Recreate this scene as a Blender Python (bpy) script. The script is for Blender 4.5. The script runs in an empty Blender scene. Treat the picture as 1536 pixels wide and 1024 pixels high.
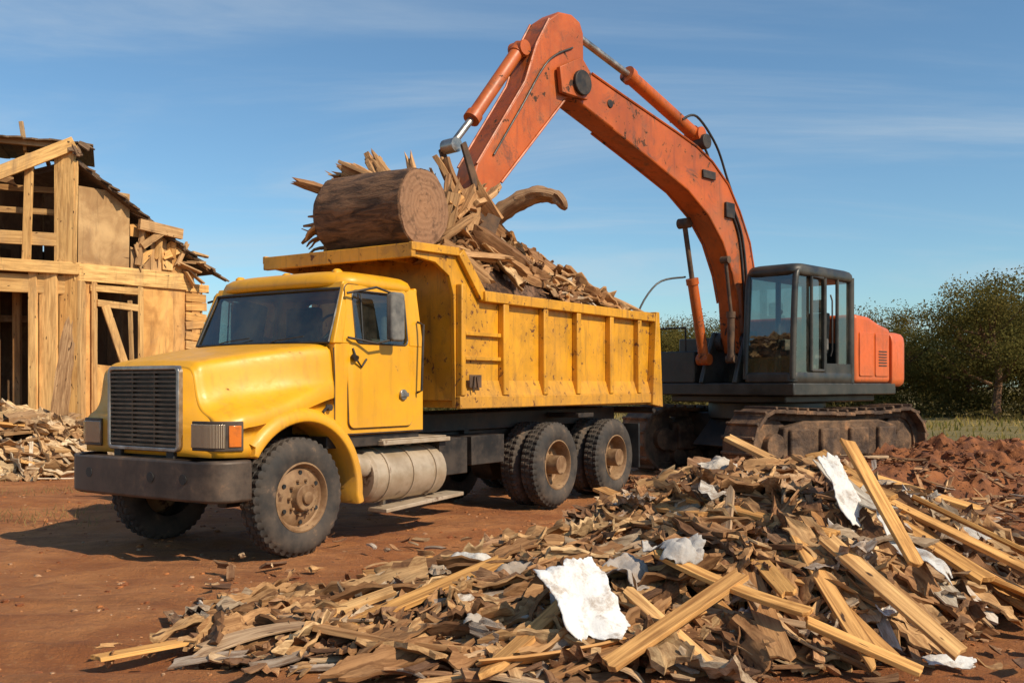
import bpy, bmesh, math, random
from mathutils import Vector, Matrix, noise
R=random.Random(7)
C=bpy.context.scene.collection
V=Vector
# ------------------------------------------------------------------ mesh builder
class MB:
    def __init__(s): s.v=[];s.f=[];s.m=[];s.g=[];s.c=[]
    def add(s,vs,fs,mi=0,gc=None,col=(.5,.5,.5)):
        o=len(s.v); s.v+= [tuple(p) for p in vs]
        s.g+= [tuple(p) for p in (gc if gc is not None else vs)]
        s.c+= [col]*len(vs)
        for f in fs: s.f.append([i+o for i in f]); s.m.append(mi)
    def hexa(s,b,t,mi=0,gc=None,col=(.5,.5,.5)):
        s.add(list(b)+list(t),[(3,2,1,0),(4,5,6,7),(0,1,5,4),(1,2,6,5),(2,3,7,6),(3,0,4,7)],mi,gc,col)
    def box(s,x0,x1,y0,y1,z0,z1,mi=0,col=(.5,.5,.5)):
        s.hexa([(x0,y0,z0),(x1,y0,z0),(x1,y1,z0),(x0,y1,z0)],[(x0,y0,z1),(x1,y0,z1),(x1,y1,z1),(x0,y1,z1)],mi,None,col)
    def beam(s,p0,p1,w,h,mi=0,col=(.5,.5,.5),roll=0):
        M,L=orient(p0,p1,roll); off=R.uniform(-9,9)
        pts=[(-L/2,-w/2,-h/2),(L/2,-w/2,-h/2),(L/2,w/2,-h/2),(-L/2,w/2,-h/2),(-L/2,-w/2,h/2),(L/2,-w/2,h/2),(L/2,w/2,h/2),(-L/2,w/2,h/2)]
        q=[M@V(p) for p in pts]
        s.hexa(q[:4],q[4:],mi,[(p[0]+off,p[1]+off,p[2]) for p in pts],col)
    def prism(s,poly,y0,y1,mi=0,ax='y',col=(.5,.5,.5)):
        n=len(poly)
        if ax=='y': a=[(p[0],y0,p[1]) for p in poly]; b=[(p[0],y1,p[1]) for p in poly]
        elif ax=='z': a=[(p[0],p[1],y0) for p in poly]; b=[(p[0],p[1],y1) for p in poly]
        else: a=[(y0,p[0],p[1]) for p in poly]; b=[(y1,p[0],p[1]) for p in poly]
        s.add(a+b,[tuple(range(n))[::-1],tuple(range(n,2*n))]+[(i,(i+1)%n,n+(i+1)%n,n+i) for i in range(n)],mi,None,col)
    def rings(s,rs,cap=True,mi=0,gc=None,col=(.5,.5,.5),closed=True):
        n=len(rs[0]); vs=[p for r in rs for p in r]; fs=[]
        for i in range(len(rs)-1):
            for j in range(n if closed else n-1):
                k=(j+1)%n; fs.append((i*n+j,i*n+k,(i+1)*n+k,(i+1)*n+j))
        if cap: fs.append(tuple(range(n))[::-1]); fs.append(tuple((len(rs)-1)*n+j for j in range(n)))
        s.add(vs,fs,mi,gc,col)
    def tube(s,pts,r,n=10,mi=0,cap=True,col=(.5,.5,.5)):
        pts=[V(p) for p in pts]; rr=r if isinstance(r,(list,tuple)) else [r]*len(pts)
        rs=[];gc=[];d=0;off=R.uniform(-9,9); up=None
        for i,p in enumerate(pts):
            t=(pts[min(i+1,len(pts)-1)]-pts[max(i-1,0)]).normalized()
            if up is None: up=V((0,0,1)) if abs(t.z)<.9 else V((1,0,0))
            a=t.cross(up).normalized(); b=a.cross(t).normalized(); up=b
            if i: d+=(p-pts[i-1]).length
            rs.append([p+(a*math.cos(2*math.pi*j/n)+b*math.sin(2*math.pi*j/n))*rr[i] for j in range(n)])
            gc+=[(d+off,off+math.cos(2*math.pi*j/n)*rr[i],math.sin(2*math.pi*j/n)*rr[i]) for j in range(n)]
        s.rings(rs,cap,mi,gc,col)
    def cyl(s,p0,p1,r0,r1=None,n=16,mi=0,col=(.5,.5,.5)): s.tube([p0,p1],[r0,r0 if r1 is None else r1],n,mi,True,col)
    def lathe(s,prof,n=32,mi=0,c=(0,0,0),cap=False,fn=None):
        rs=[]
        for k,(y,r) in enumerate(prof):
            ring=[]
            for j in range(n):
                a=2*math.pi*j/n; q=r if fn is None else fn(k,j,r)
                ring.append((c[0]+q*math.cos(a),c[1]+y,c[2]+q*math.sin(a)))
            rs.append(ring)
        s.rings(rs,cap,mi)
def orient(p0,p1,roll=0):
    p0=V(p0);p1=V(p1);x=(p1-p0);L=x.length;x.normalize()
    up=V((0,0,1)) if abs(x.z)<.95 else V((1,0,0))
    y=up.cross(x).normalized(); z=x.cross(y)
    M=Matrix((x,y,z)).transposed().to_4x4(); M=M@Matrix.Rotation(roll,4,'X'); M.translation=(p0+p1)/2
    return M,L
def mk(name,mb,mats,parent=None,loc=None,rot=None,mat_w=None,bev=0,ang=35,seg=2,sub=0,**pr):
    me=bpy.data.meshes.new(name); me.from_pydata(mb.v,[],mb.f)
    for m in (mats if isinstance(mats,(list,tuple)) else [mats]): me.materials.append(m)
    me.polygons.foreach_set('material_index',mb.m)
    a=me.attributes.new('gc','FLOAT_VECTOR','POINT'); a.data.foreach_set('vector',[x for p in mb.g for x in p])
    a=me.attributes.new('pc','FLOAT_VECTOR','POINT'); a.data.foreach_set('vector',[x for p in mb.c for x in p])
    bm=bmesh.new(); bm.from_mesh(me); bmesh.ops.recalc_face_normals(bm,faces=bm.faces); bm.to_mesh(me); bm.free()
    me.polygons.foreach_set('use_smooth',[True]*len(me.polygons))
    try: me.set_sharp_from_angle(angle=math.radians(ang))
    except Exception: pass
    o=bpy.data.objects.new(name,me); C.objects.link(o)
    if parent: o.parent=parent
    if loc: o.location=loc
    if rot: o.rotation_euler=rot
    if mat_w is not None: o.matrix_world=mat_w
    if bev:
        b=o.modifiers.new('b','BEVEL'); b.width=bev;b.segments=seg;b.limit_method='ANGLE';b.angle_limit=math.radians(40)
    for k,x in pr.items(): o[k]=x
    return o
def empty(name,loc=(0,0,0),rz=0,parent=None,**pr):
    o=bpy.data.objects.new(name,None); C.objects.link(o); o.location=loc;o.rotation_euler=(0,0,rz);o.empty_display_size=.3
    if parent:o.parent=parent
    for k,x in pr.items(): o[k]=x
    return o
def lerp(a,b,t): return a+(b-a)*t
def sm(a,b,x):
    t=max(0,min(1,(x-a)/(b-a))); return t*t*(3-2*t)
def interp(tab,x):
    if x<=tab[0][0]: return tab[0][1]
    for (a,b),(c,d) in zip(tab,tab[1:]):
        if x<=c: return lerp(b,d,(x-a)/(c-a))
    return tab[-1][1]
# ------------------------------------------------------------------ materials
class Mt:
    def __init__(s,name):
        s.m=bpy.data.materials.new(name); s.m.use_nodes=True; s.t=s.m.node_tree; s.b=s.t.nodes['Principled BSDF']; s.out=s.t.nodes['Material Output']
    def n(s,ty,ins=None,**p):
        nd=s.t.nodes.new(ty)
        for k,x in p.items(): setattr(nd,k,x)
        for k,x in (ins or {}).items(): s.set(nd.inputs[k],x)
        return nd
    def set(s,i,x):
        if isinstance(x,bpy.types.NodeSocket): s.t.links.new(x,i)
        else:
            if hasattr(i.default_value,'__len__') and len(i.default_value)==4 and len(x)==3: x=(*x,1)
            i.default_value=x
    def mix(s,f,a,b,bt='MIX'):
        nd=s.t.nodes.new('ShaderNodeMix'); nd.data_type='RGBA'; nd.blend_type=bt
        s.set(nd.inputs[0],f); s.set(nd.inputs[6],a); s.set(nd.inputs[7],b); return nd.outputs[2]
    def mr(s,v,a,b,c=0,d=1): return s.n('ShaderNodeMapRange',{0:v,1:a,2:b,3:c,4:d},interpolation_type='SMOOTHSTEP').outputs[0]
    def ma(s,op,a,b=0): return s.n('ShaderNodeMath',{0:a,1:b},operation=op).outputs[0]
    def noise(s,v,sc,det=6,ro=.6,dist=0): return s.n('ShaderNodeTexNoise',{'Vector':v,'Scale':sc,'Detail':det,'Roughness':ro,'Distortion':dist}).outputs[0]
    def scale(s,v,k): return s.n('ShaderNodeVectorMath',{0:v,1:k},operation='MULTIPLY').outputs[0]
    def obj(s): return s.n('ShaderNodeTexCoord').outputs['Object']
    def bump(s,h,st=.3,d=.01):
        b=s.n('ShaderNodeBump',{'Height':h,'Strength':st,'Distance':d}); s.t.links.new(b.outputs[0],s.b.inputs['Normal'])
    def fin(s,col=None,rough=None,metal=None):
        if col is not None: s.set(s.b.inputs['Base Color'],col)
        if rough is not None: s.set(s.b.inputs['Roughness'],rough)
        if metal is not None: s.set(s.b.inputs['Metallic'],metal)
        return s.m
def paint(name,base,rust=(.13,.05,.02),chip=.64,dust=(.33,.18,.09),dz=(.4,1.7),rough=.32,dustk=.7,fade=.18,coat=.2,sc=1.0,streak=.5,bk=.12,stain=0):
    M=Mt(name); o=M.obj()
    n1=M.noise(o,1.7*sc,8,.65); n2=M.noise(o,9*sc,12,.72,.4); st=M.noise(M.scale(o,(9,9,.8)),1.3,8,.65)
    b2=tuple(min(1,c*(1-fade)) for c in base)
    c=M.mix(M.mr(n1,.35,.65),base,b2)
    c=M.mix(M.ma('MULTIPLY',M.mr(st,.5,.72),streak),c,tuple(x*.45+.01 for x in base))
    if stain:
        s2=M.noise(o,2.6*sc,12,.75,1.2); c=M.mix(M.ma('MULTIPLY',M.mr(s2,.52,.64),stain),c,(.13,.055,.025))
        s3=M.noise(M.scale(o,(1,1,1)),1.1*sc,6,.6,.5); c=M.mix(M.ma('MULTIPLY',M.mr(s3,.5,.7),stain*.6),c,(.30,.12,.05))
    z=M.n('ShaderNodeSeparateXYZ',{0:o}).outputs[2]
    df=M.ma('MULTIPLY',M.mr(z,dz[1],dz[0]),M.mr(n1,.25,.7,.35,1)); df=M.ma('MULTIPLY',df,dustk)
    df=M.ma('ADD',df,M.ma('MULTIPLY',M.mr(n2,.48,.7),.16))
    c=M.mix(df,c,dust)
    ch=M.mr(M.ma('ADD',n2,M.ma('MULTIPLY',M.ma('SUBTRACT',n1,.5),.35)),chip,chip+.03)
    c=M.mix(ch,c,rust)
    r=M.ma('ADD',M.ma('MULTIPLY',M.ma('ADD',df,ch),.5),M.mr(n2,.3,.7,rough-.06,rough+.12))
    M.bump(M.ma('ADD',M.ma('MULTIPLY',n1,.6),M.ma('MULTIPLY',ch,-.08)),bk,.03)
    M.b.inputs['Coat Weight'].default_value=coat; M.b.inputs['Coat Roughness'].default_value=.25
    return M.fin(c,r)
def simple(name,a,b,rough=.6,metal=0,sc=6,bst=.3,bd=.01,str_=(1,1,1),spots=None):
    M=Mt(name);o=M.scale(M.obj(),str_); n=M.noise(o,sc,10,.65); n2=M.noise(o,sc*.23,5,.6)
    f=M.ma('ADD',M.ma('MULTIPLY',n,.6),M.ma('MULTIPLY',n2,.4))
    c=M.mix(M.mr(f,.38,.62),a,b)
    if spots: c=M.mix(M.mr(n,.58,.68),c,spots)
    M.bump(n,bst,bd); return M.fin(c,M.mr(n,.3,.7,rough-.1,rough+.12),metal)
def woodmat(name='wood',dk=(.46,.36,.28),bw=.5,gs=34,weather=None):
    M=Mt(name); g=M.n('ShaderNodeAttribute',attribute_name='gc').outputs['Vector']; p=M.n('ShaderNodeAttribute',attribute_name='pc').outputs['Color']
    gr=M.noise(M.scale(g,(1.6,gs,gs)),1,9,.62,.6); bl=M.noise(g,2.6,6,.6); fi=M.noise(M.scale(g,(6,120,120)),1,4,.6)
    kn=M.noise(M.scale(g,(5,16,16)),1,2,.5)
    c=M.mix(M.mr(gr,.3,.68),M.mix(1,p,dk,'MULTIPLY'),M.mix(1,p,(1.15,1.08,.95),'MULTIPLY'))
    c=M.mix(M.mr(bl,.5,.72,0,bw),c,M.mix(1,p,(.42,.34,.29),'MULTIPLY'))
    if weather:
        o=M.obj(); w1=M.noise(M.scale(o,(1.4,1.4,.45)),1,9,.7,.8); w2=M.noise(M.scale(o,(7,7,.7)),1,8,.7)
        c=M.mix(M.mr(w1,.50,.68,0,.5),c,weather); c=M.mix(M.mr(w2,.54,.72,0,.55),c,(.14,.08,.04))
    c=M.mix(M.mr(kn,.68,.73),c,(.07,.035,.018))
    M.bump(M.ma('ADD',gr,M.ma('MULTIPLY',fi,.4)),.55,.008)
    M.b.inputs['Specular IOR Level'].default_value=.25
    return M.fin(c,.8)
def glass(name,tint,refl=1.0,base=.10,dirt=.16):
    M=Mt(name); nt=M.t
    t=M.n('ShaderNodeBsdfTransparent',{0:(*tint,1)}); g=M.n('ShaderNodeBsdfGlossy',{'Color':(.90,.98,.97,1),'Roughness':.03})
    lw=M.n('ShaderNodeLayerWeight',{'Blend':.35}).outputs['Fresnel']
    o=M.obj(); d=M.n('ShaderNodeBsdfDiffuse',{0:(.22,.19,.14,1)})
    f=M.ma('MULTIPLY',M.ma('ADD',lw,base),refl)
    a=M.n('ShaderNodeMixShader',{0:f,1:t.outputs[0],2:g.outputs[0]})
    dn=M.mr(M.noise(o,3,8,.7),.35,.75,.01,dirt)
    b=M.n('ShaderNodeMixShader',{0:dn,1:a.outputs[0],2:d.outputs[0]})
    nt.links.new(b.outputs[0],M.out.inputs[0]); return M.m
YEL=paint('yellow_paint',(.80,.375,.008),dustk=.55,chip=.675,rough=.40,bk=.012,coat=.10,fade=.13,dz=(.4,1.5),streak=.35)
YELB=paint('yellow_bed_paint',(.73,.335,.012),chip=.60,dustk=.35,rough=.48,coat=.03,fade=.28,sc=1.3,dz=(1.1,1.8),streak=.8,stain=.24)
ORG=paint('orange_paint',(.54,.108,.012),chip=.60,dustk=.2,rough=.45,coat=.03,fade=.35,rust=(.06,.03,.018),dz=(1,2.2),sc=.6,streak=.8,stain=.8)
ORGC=paint('orange_body_paint',(.68,.12,.015),chip=.66,dustk=.4,rough=.42,dz=(1.2,2.2),streak=.6,bk=.03,stain=.25,coat=.08)
DARK=simple('dark_steel',(.015,.013,.012),(.065,.048,.036),.6,.2)
RUST=simple('rusty_steel',(.05,.032,.022),(.16,.09,.05),.75,.2)
CABG=simple('cab_grey_paint',(.018,.018,.015),(.058,.052,.04),.45,0,3)
BUMP=simple('bumper_steel',(.045,.034,.028),(.14,.095,.065),.55,.3,4,.3,.01,(1,1,1),(.20,.12,.07))
CHR=simple('worn_chrome',(.26,.24,.22),(.50,.47,.43),.35,.8,7,.1)
ROD=simple('piston_steel',(.30,.26,.22),(.5,.45,.4),.35,.9,7,.05)
GRL=simple('grille_slats',(.08,.055,.035),(.20,.145,.095),.5,.4,9)
RUB=simple('tyre_rubber',(.025,.022,.02),(.085,.065,.05),.85,0,5,.3,.01,(1,1,1),(.16,.105,.068))
RIM=simple('rim_paint',(.17,.085,.035),(.33,.20,.10),.7,.1,6,.3,.01,(1,1,1),(.09,.04,.018))
TANK=simple('tank_metal',(.34,.25,.16),(.50,.40,.29),.45,.2,4,.2,.01,(1,1,1),(.14,.08,.045))
TRK=simple('track_steel',(.05,.028,.017),(.21,.12,.066),.8,.1,4,1,.06,(1,1,1),(.34,.17,.08))
BLK=simple('black_plastic',(.012,.012,.012),(.035,.033,.03),.5)
SEAT=simple('seat_cloth',(.07,.07,.07),(.20,.19,.17),.9)
AMB=Mt('amber_lens'); AMB.b.inputs['Coat Weight'].default_value=.5; o_=AMB.obj(); AMB=AMB.fin(AMB.mix(AMB.mr(AMB.noise(o_,14),.4,.7),(.66,.16,.012),(.36,.10,.02)),.25)
LENS=Mt('lamp_lens'); o_=LENS.obj(); w_=LENS.n('ShaderNodeTexWave',{'Vector':o_,'Scale':22,'Distortion':.5},bands_direction='Y').outputs[1]; LENS.bump(w_,.5,.01); LENS.b.inputs['Coat Weight'].default_value=1; LENS=LENS.fin(LENS.mix(w_,(.16,.12,.08),(.46,.38,.28)),.15,.3)
GLS=glass('windscreen_glass',(.50,.60,.58),1.05,.05); GLX=glass('excavator_glass',(.46,.52,.47),1.0,.08,.2)
WOOD=woodmat(); WOODH=woodmat('house_wood',(.64,.53,.43),.28,20,(.30,.19,.105))
M=Mt('bark'); o=M.obj(); n=M.noise(M.scale(o,(9,2.0,9)),1.4,10,.7,.6); n2=M.noise(o,3,5)
M.bump(n,.9,.05); BARK=M.fin(M.mix(M.mr(n,.35,.65),(.045,.022,.011),M.mix(n2,(.18,.085,.04),(.30,.155,.075))),.9)
M=Mt('cut_wood'); o=M.obj()
ln=M.n('ShaderNodeVectorMath',{0:M.scale(o,(1,0,1))},operation='LENGTH').outputs['Value']
nn=M.noise(o,5,6,.6); rg=M.ma('SINE',M.ma('MULTIPLY',M.ma('ADD',ln,M.ma('MULTIPLY',nn,.16)),110))
cr=M.noise(M.scale(o,(3,1,3)),3,12,.75)
c=M.mix(M.mr(rg,-1,1,.2,.75),(.22,.11,.055),(.32,.17,.09)); c=M.mix(M.mr(ln,.0,.38),M.mix(.5,c,(.38,.19,.09)),c); c=M.mix(M.mr(cr,.50,.62),c,(.14,.07,.035))
M.bump(M.ma('ADD',M.ma('MULTIPLY',rg,.4),M.ma('MULTIPLY',cr,4)),.35,.008); CUT=M.fin(c,.85)
M=Mt('plaster_sheet'); g=M.n('ShaderNodeAttribute',attribute_name='gc').outputs['Vector']; p=M.n('ShaderNodeAttribute',attribute_name='pc').outputs['Color']
n=M.noise(g,6,11,.75); M.bump(n,.7,.03); SHEET=M.fin(M.mix(M.mr(n,.47,.68,0,.85),p,(.30,.21,.14)),.8)
M=Mt('rubbish'); g=M.n('ShaderNodeAttribute',attribute_name='gc').outputs['Vector']; p=M.n('ShaderNodeAttribute',attribute_name='pc').outputs['Color']
n=M.noise(M.scale(g,(1,7,7)),5,9,.7); M.bump(n,.7,.02); RUBB=M.fin(M.mix(M.mr(n,.35,.65),M.mix(1,p,(.48,.38,.31),'MULTIPLY'),p),.9)
M=Mt('mound_earth'); o=M.obj(); n=M.noise(o,9,12,.75,.8); n2=M.noise(o,2.5,5); M.bump(n,1,.06)
MOUND=M.fin(M.mix(M.mr(n,.4,.62),(.045,.022,.012),M.mix(M.mr(n2,.4,.6),(.18,.085,.04),(.28,.155,.09))),.95)
M=Mt('leaves'); p=M.n('ShaderNodeAttribute',attribute_name='pc').outputs['Color']; M.set(M.b.inputs['Base Color'],p); M.b.inputs['Roughness'].default_value=.9; M.b.inputs['Specular IOR Level'].default_value=.05
tl=M.n('ShaderNodeBsdfTranslucent',{0:p}); mx=M.n('ShaderNodeMixShader',{0:.4,1:M.b.outputs[0],2:tl.outputs[0]}); M.t.links.new(mx.outputs[0],M.out.inputs[0]); LEAF=M.m
# ground
M=Mt('red_dirt'); o=M.obj()
big=M.noise(o,.35,6,.6,.5); mid=M.noise(o,2.2,10,.7); fin_=M.noise(o,16,12,.75); vf=M.noise(o,70,6,.7)
c=M.mix(M.mr(big,.38,.62),(.44,.145,.034),(.62,.255,.082)); c=M.mix(M.mr(mid,.4,.66,0,.6),c,(.30,.092,.024)); c=M.mix(M.mr(fin_,.54,.7,0,.6),c,(.64,.33,.13)); c=M.mix(M.mr(vf,.55,.7,0,.4),c,(.16,.055,.018))
sx=M.n('ShaderNodeSeparateXYZ',{0:o}); wob=M.ma('MULTIPLY',M.ma('SUBTRACT',M.noise(o,.16,6,.65),.5),20)
tr_=M.noise(M.scale(o,(.35,2.4,1)),1.1,8,.68,.5); c=M.mix(M.mr(tr_,.5,.66,0,.5),c,(.21,.065,.018))
gy=M.mr(M.ma('ADD',sx.outputs[1],wob),20,27)
gn=M.noise(o,1.2,8,.7); gcol=M.mix(M.mr(gn,.35,.65),(.16,.13,.035),(.30,.21,.07))
c=M.mix(gy,c,gcol)
M.bump(M.ma('ADD',M.ma('ADD',M.ma('MULTIPLY',mid,1.3),M.ma('MULTIPLY',tr_,1.0)),M.ma('ADD',M.ma('MULTIPLY',fin_,.7),M.ma('MULTIPLY',vf,.2))),1,.10); GRD=M.fin(c,.95)
# ------------------------------------------------------------------ pile height functions
HX=[(-1.8,0),(-1.4,.03),(-1.0,.07),(-.6,.14),(0,.24),(.35,.31),(1.1,.52),(1.8,.71),(2.4,.74),(3.2,.54),(3.7,.28),(4.1,.10),(4.5,0)]
YF=[(-1.8,6.0),(-1.4,5.6),(-1,5.5),(-.5,5.35),(0,5.25),(1.6,5.3),(2.1,5.5),(2.7,5.95),(3.3,6.6),(4.5,7.7)]
YC=[(-1.8,6.2),(-1,6.5),(0,7.0),(1,7.7),(2,8.0),(4.5,8.5)]
YB=[(-1.8,6.6),(-1,7.2),(0,8.1),(1,9.1),(2,9.7),(4.5,9.6)]
def hp(x,y):
    a=interp(HX,x)
    if a<=0: return 0
    c=interp(YC,x); f=interp(YF,x); b=interp(YB,x)
    d=(c-y)/(c-f) if y<c else (y-c)/(b-c)
    return a*(1-d*d)**.8 if d<1 else 0
def rl(x,y): return .20*noise.noise(V((x*1.7,y*1.7,3)))+.12*noise.noise(V((x*4.3,y*4.3,1)))
def hp2(x,y):
    h=hp(x,y)
    return h+rl(x,y)*min(1,h*4) if h>0 else 0
def hg(x,y):
    k=1/(1+((x*x+(y-9)**2)/1800))
    h=.05*noise.noise(V((x*.5,y*.5,0)))+.03*noise.noise(V((x*1.7,y*1.7,4)))+.022*noise.noise(V((x*4.6,y*4.6,8)))
    if y<12 and x<4:
        for q in(7.25,5.9):
            d=y-(q+.10*x+.12*math.sin(x*.7)); h-=.035*math.exp(-(d/.16)**2)*(1-.5*noise.noise(V((x*3,0,q)))); h+=.022*math.exp(-((abs(d)-.30)/.10)**2)
    return h*k-.015
mb=MB(); xs=sorted(set([i*.08-7 for i in range(178)]+[ -7-1.5*1.28**i for i in range(24)]+[7.24+1.5*1.28**i for i in range(24)]))
ys=sorted(set([3+i*.08 for i in range(178)]+[17.3+1.2*1.24**i for i in range(30)]+[2.5,0,-5,-20,-60]))
mb.add([(x,y,hg(x,y)) for y in ys for x in xs],[(j*len(xs)+i,j*len(xs)+i+1,(j+1)*len(xs)+i+1,(j+1)*len(xs)+i) for j in range(len(ys)-1) for i in range(len(xs)-1)])
mk('ground',mb,GRD,kind='structure',label='bare rutted red dirt ground running to dry grass',category='ground')
def clod(mb,x,y,z,r,col,sq=.7):
    vs=[]
    for i in range(3):
        for j in range(6):
            a=j*math.pi/3+i*.4; e=(-.6+i*.6); rr=r*math.cos(e)*R.uniform(.6,1.3)
            vs.append((x+rr*math.cos(a),y+rr*math.sin(a),z+r*sq*math.sin(e)*R.uniform(.7,1.3)))
    fs=[(i*6+j,i*6+(j+1)%6,(i+1)*6+(j+1)%6,(i+1)*6+j) for i in range(2) for j in range(6)]+[(5,4,3,2,1,0),(12,13,14,15,16,17)]
    mb.add(vs,fs,0,None,col)
for_=MB()
for i in range(7500):
    y=4.6+15*R.random()**1.5; x=R.uniform(-.62,.62)*y
    if noise.noise(V((x*.8,y*.8,7)))<-.12: continue
    r=.004+.030*R.random()**5
    clod(for_,x,y,hg(x,y)+r*.1,r,R.choice([(.50,.18,.05),(.56,.25,.09),(.35,.115,.035),(.60,.36,.2)]))
mk('loose_soil_clods',for_,RUBB,kind='stuff',label='loose clods and crumbs of red soil',category='soil')
# ------------------------------------------------------------------ pieces
PAL=[(.60,.34,.135),(.54,.30,.12),(.48,.28,.135),(.40,.225,.105),(.33,.19,.095),(.58,.40,.23),(.24,.13,.068),(.43,.31,.21)]
FRESH=[(.70,.40,.145),(.66,.37,.13),(.70,.44,.20),(.60,.34,.13)]
def plankgeo(mb,L,W,T,Mx=None,col=(.5,.3,.15),rag=.03,bend=0,twist=0,nx=6,ny=3):
    off=R.uniform(-9,9); r0=[R.uniform(-1,1)*rag for _ in range(ny+1)]; r1=[R.uniform(-1,1)*rag for _ in range(ny+1)]
    top=[];bot=[]
    for i in range(nx+1):
        for j in range(ny+1):
            x=-L/2+L*i/nx; y=-W/2+W*j/ny
            if i==0:x+=r0[j]
            if i==nx:x+=r1[j]
            zz=bend*(2*x/L)**2; an=twist*x/L
            top.append((x,y*math.cos(an)-T/2*math.sin(an),zz+T/2+y*math.sin(an))); bot.append((x,y*math.cos(an)+T/2*math.sin(an),zz-T/2+y*math.sin(an)))
    n=len(top); m=ny+1; fs=[]
    for i in range(nx):
        for j in range(ny):
            a=i*m+j; fs.append((a,a+m,a+m+1,a+1)); fs.append((n+a,n+a+1,n+a+m+1,n+a+m))
    for i in range(nx):
        a=i*m; fs.append((a,n+a,n+a+m,a+m)); a=i*m+ny; fs.append((a,a+m,n+a+m,n+a))
    for j in range(ny):
        fs.append((j,j+1,n+j+1,n+j)); a=nx*m+j; fs.append((a,n+a,n+a+1,a+1))
    vs=top+bot; gc=[(p[0]+off,p[1]+off,p[2]) for p in vs]
    if Mx: vs=[Mx@V(p) for p in vs]
    mb.add(vs,fs,0,gc,col)
def slabgeo(mb,L,W,T,Mx,col):
    # broad torn bark-like slab: irregular outline and uneven thickness
    nx,ny=9,5; off=R.uniform(-9,9); sd=R.uniform(0,99); top=[];bot=[]; cv=R.uniform(-.6,1.2)
    for i in range(nx+1):
        for j in range(ny+1):
            u=i/nx-.5; w=j/ny-.5; wd=1+.55*noise.noise(V((u*4+sd,0,2))); le=1+.5*noise.noise(V((0,w*5+sd,4)))*abs(u)*2
            x=L*u*le; y=W*w*wd; z=cv*y*y/max(W,.01)+.12*L*noise.noise(V((u*2.5+sd,w,0)))+.25*W*noise.noise(V((u*5+sd,w*4,0))); t=T*(.5+.8*abs(noise.noise(V((u*7+sd,w*5,9)))))
            top.append((x,y,z+t)); bot.append((x,y,z-t*.5))
    n=len(top); m=ny+1; fs=[]
    for i in range(nx):
        for j in range(ny):
            a=i*m+j; fs.append((a,a+m,a+m+1,a+1)); fs.append((n+a,n+a+1,n+a+m+1,n+a+m))
    for i in range(nx):
        a=i*m; fs.append((a,n+a,n+a+m,a+m)); a=i*m+ny; fs.append((a,a+m,n+a+m,n+a))
    for j in range(ny):
        fs.append((j,j+1,n+j+1,n+j)); a=nx*m+j; fs.append((a,n+a,n+a+1,a+1))
    vs=top+bot; mb.add([Mx@V(p) for p in vs],fs,0,[(p[0]+off,p[1]+off,p[2]) for p in vs],col)
def jit(c,k=.18):
    f=R.uniform(1-k,1+k); return tuple(min(1,x*f) for x in c)
def plank(p0,p1,W,T,col,roll=0,name='plank',rag=.02,bend=0,twist=0,label='splintered pine plank lying on the debris heap',group='planks on the debris heap'):
    Mx,L=orient(p0,p1,roll); mb=MB(); plankgeo(mb,L,W,T,None,jit(col,.08),rag,bend,twist)
    return mk(name,mb,WOOD,mat_w=Mx,bev=min(.003,T*.15),seg=1,label=label,category='plank',group=group)
def chunkgeo(mb,p0,p1,r,col,n=7,seg=7,taper=.5,curve=0,flat=.6):
    Mx,L=orient(p0,p1,R.uniform(0,6)); off=R.uniform(-9,9); rs=[];gc=[]
    ph=[R.uniform(.6,1.25) for _ in range(n)]; e0=[R.uniform(-1,1)*r*1.3 for _ in range(n)]; e1=[R.uniform(-1,1)*r*1.6 for _ in range(n)]
    for i in range(seg+1):
        t=i/seg; x=-L/2+L*t; rr=r*lerp(1,taper,t)
        ring=[]
        for j in range(n):
            a=2*math.pi*j/n; q=rr*ph[j]*R.uniform(.9,1.1)*(.72 if i in(0,seg) else 1)
            xx=x+(e0[j] if i==0 else e1[j] if i==seg else 0)
            ring.append(Mx@V((xx,q*math.cos(a),q*math.sin(a)*flat+curve*((2*t-1)**2))))
            gc.append((xx+off,q*math.cos(a)+off,q*math.sin(a)))
        rs.append(ring)
    c0=sum((V(p) for p in rs[0]),V())/n; c1=sum((V(p) for p in rs[-1]),V())/n
    rs=[[c0.lerp(V(p),.15) for p in rs[0]]]+rs+[[c1.lerp(V(p),.15) for p in rs[-1]]]
    gc=gc[:n]+gc+gc[-n:]
    mb.rings(rs,True,0,gc,col)
def flake(mb,x,y,z,s,col,k=.35,n=5,tilt=.5,asp=None,yaw=None):
    Mx=Matrix.Translation((x,y,z))@Matrix.Rotation(R.uniform(0,6.28) if yaw is None else yaw,4,'Z')@Matrix.Rotation(R.gauss(0,tilt),4,'X')@Matrix.Rotation(R.gauss(0,tilt*.8),4,'Y')
    asp=asp or R.uniform(.25,.9); cu=R.uniform(-.6,.8); sd=R.uniform(0,99); vs=[]; hf=n>6
    for i in range(n+1):
        for j in range(n+1):
            a=2*i/n-1;b=2*j/n-1; u=a*math.sqrt(1-b*b*.42)*.5; w=b*math.sqrt(1-a*a*.42)*.5
            e=1+.5*noise.noise(V((u*4+sd,w*4,1)))+(.3*noise.noise(V((u*11+sd,w*11,1))) if hf else 0)
            vs.append((s*u*e,s*asp*w*e,s*((cu*w*w*asp+.5*cu*u*u)*(.5 if hf else 1)+k*.8*noise.noise(V((u*3.5+sd,w*3.5*asp,0)))+(.12*noise.noise(V((u*9+sd,w*9,0)))+.05*noise.noise(V((u*18+sd,w*18,0))) if hf else 0))))
    m=n+1
    mb.add([Mx@V(p) for p in vs],[(i*m+j,(i+1)*m+j,(i+1)*m+j+1,i*m+j+1) for i in range(n) for j in range(n)],0,[(p[0]+x,p[1]+y,p[2]) for p in vs],col)
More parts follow.
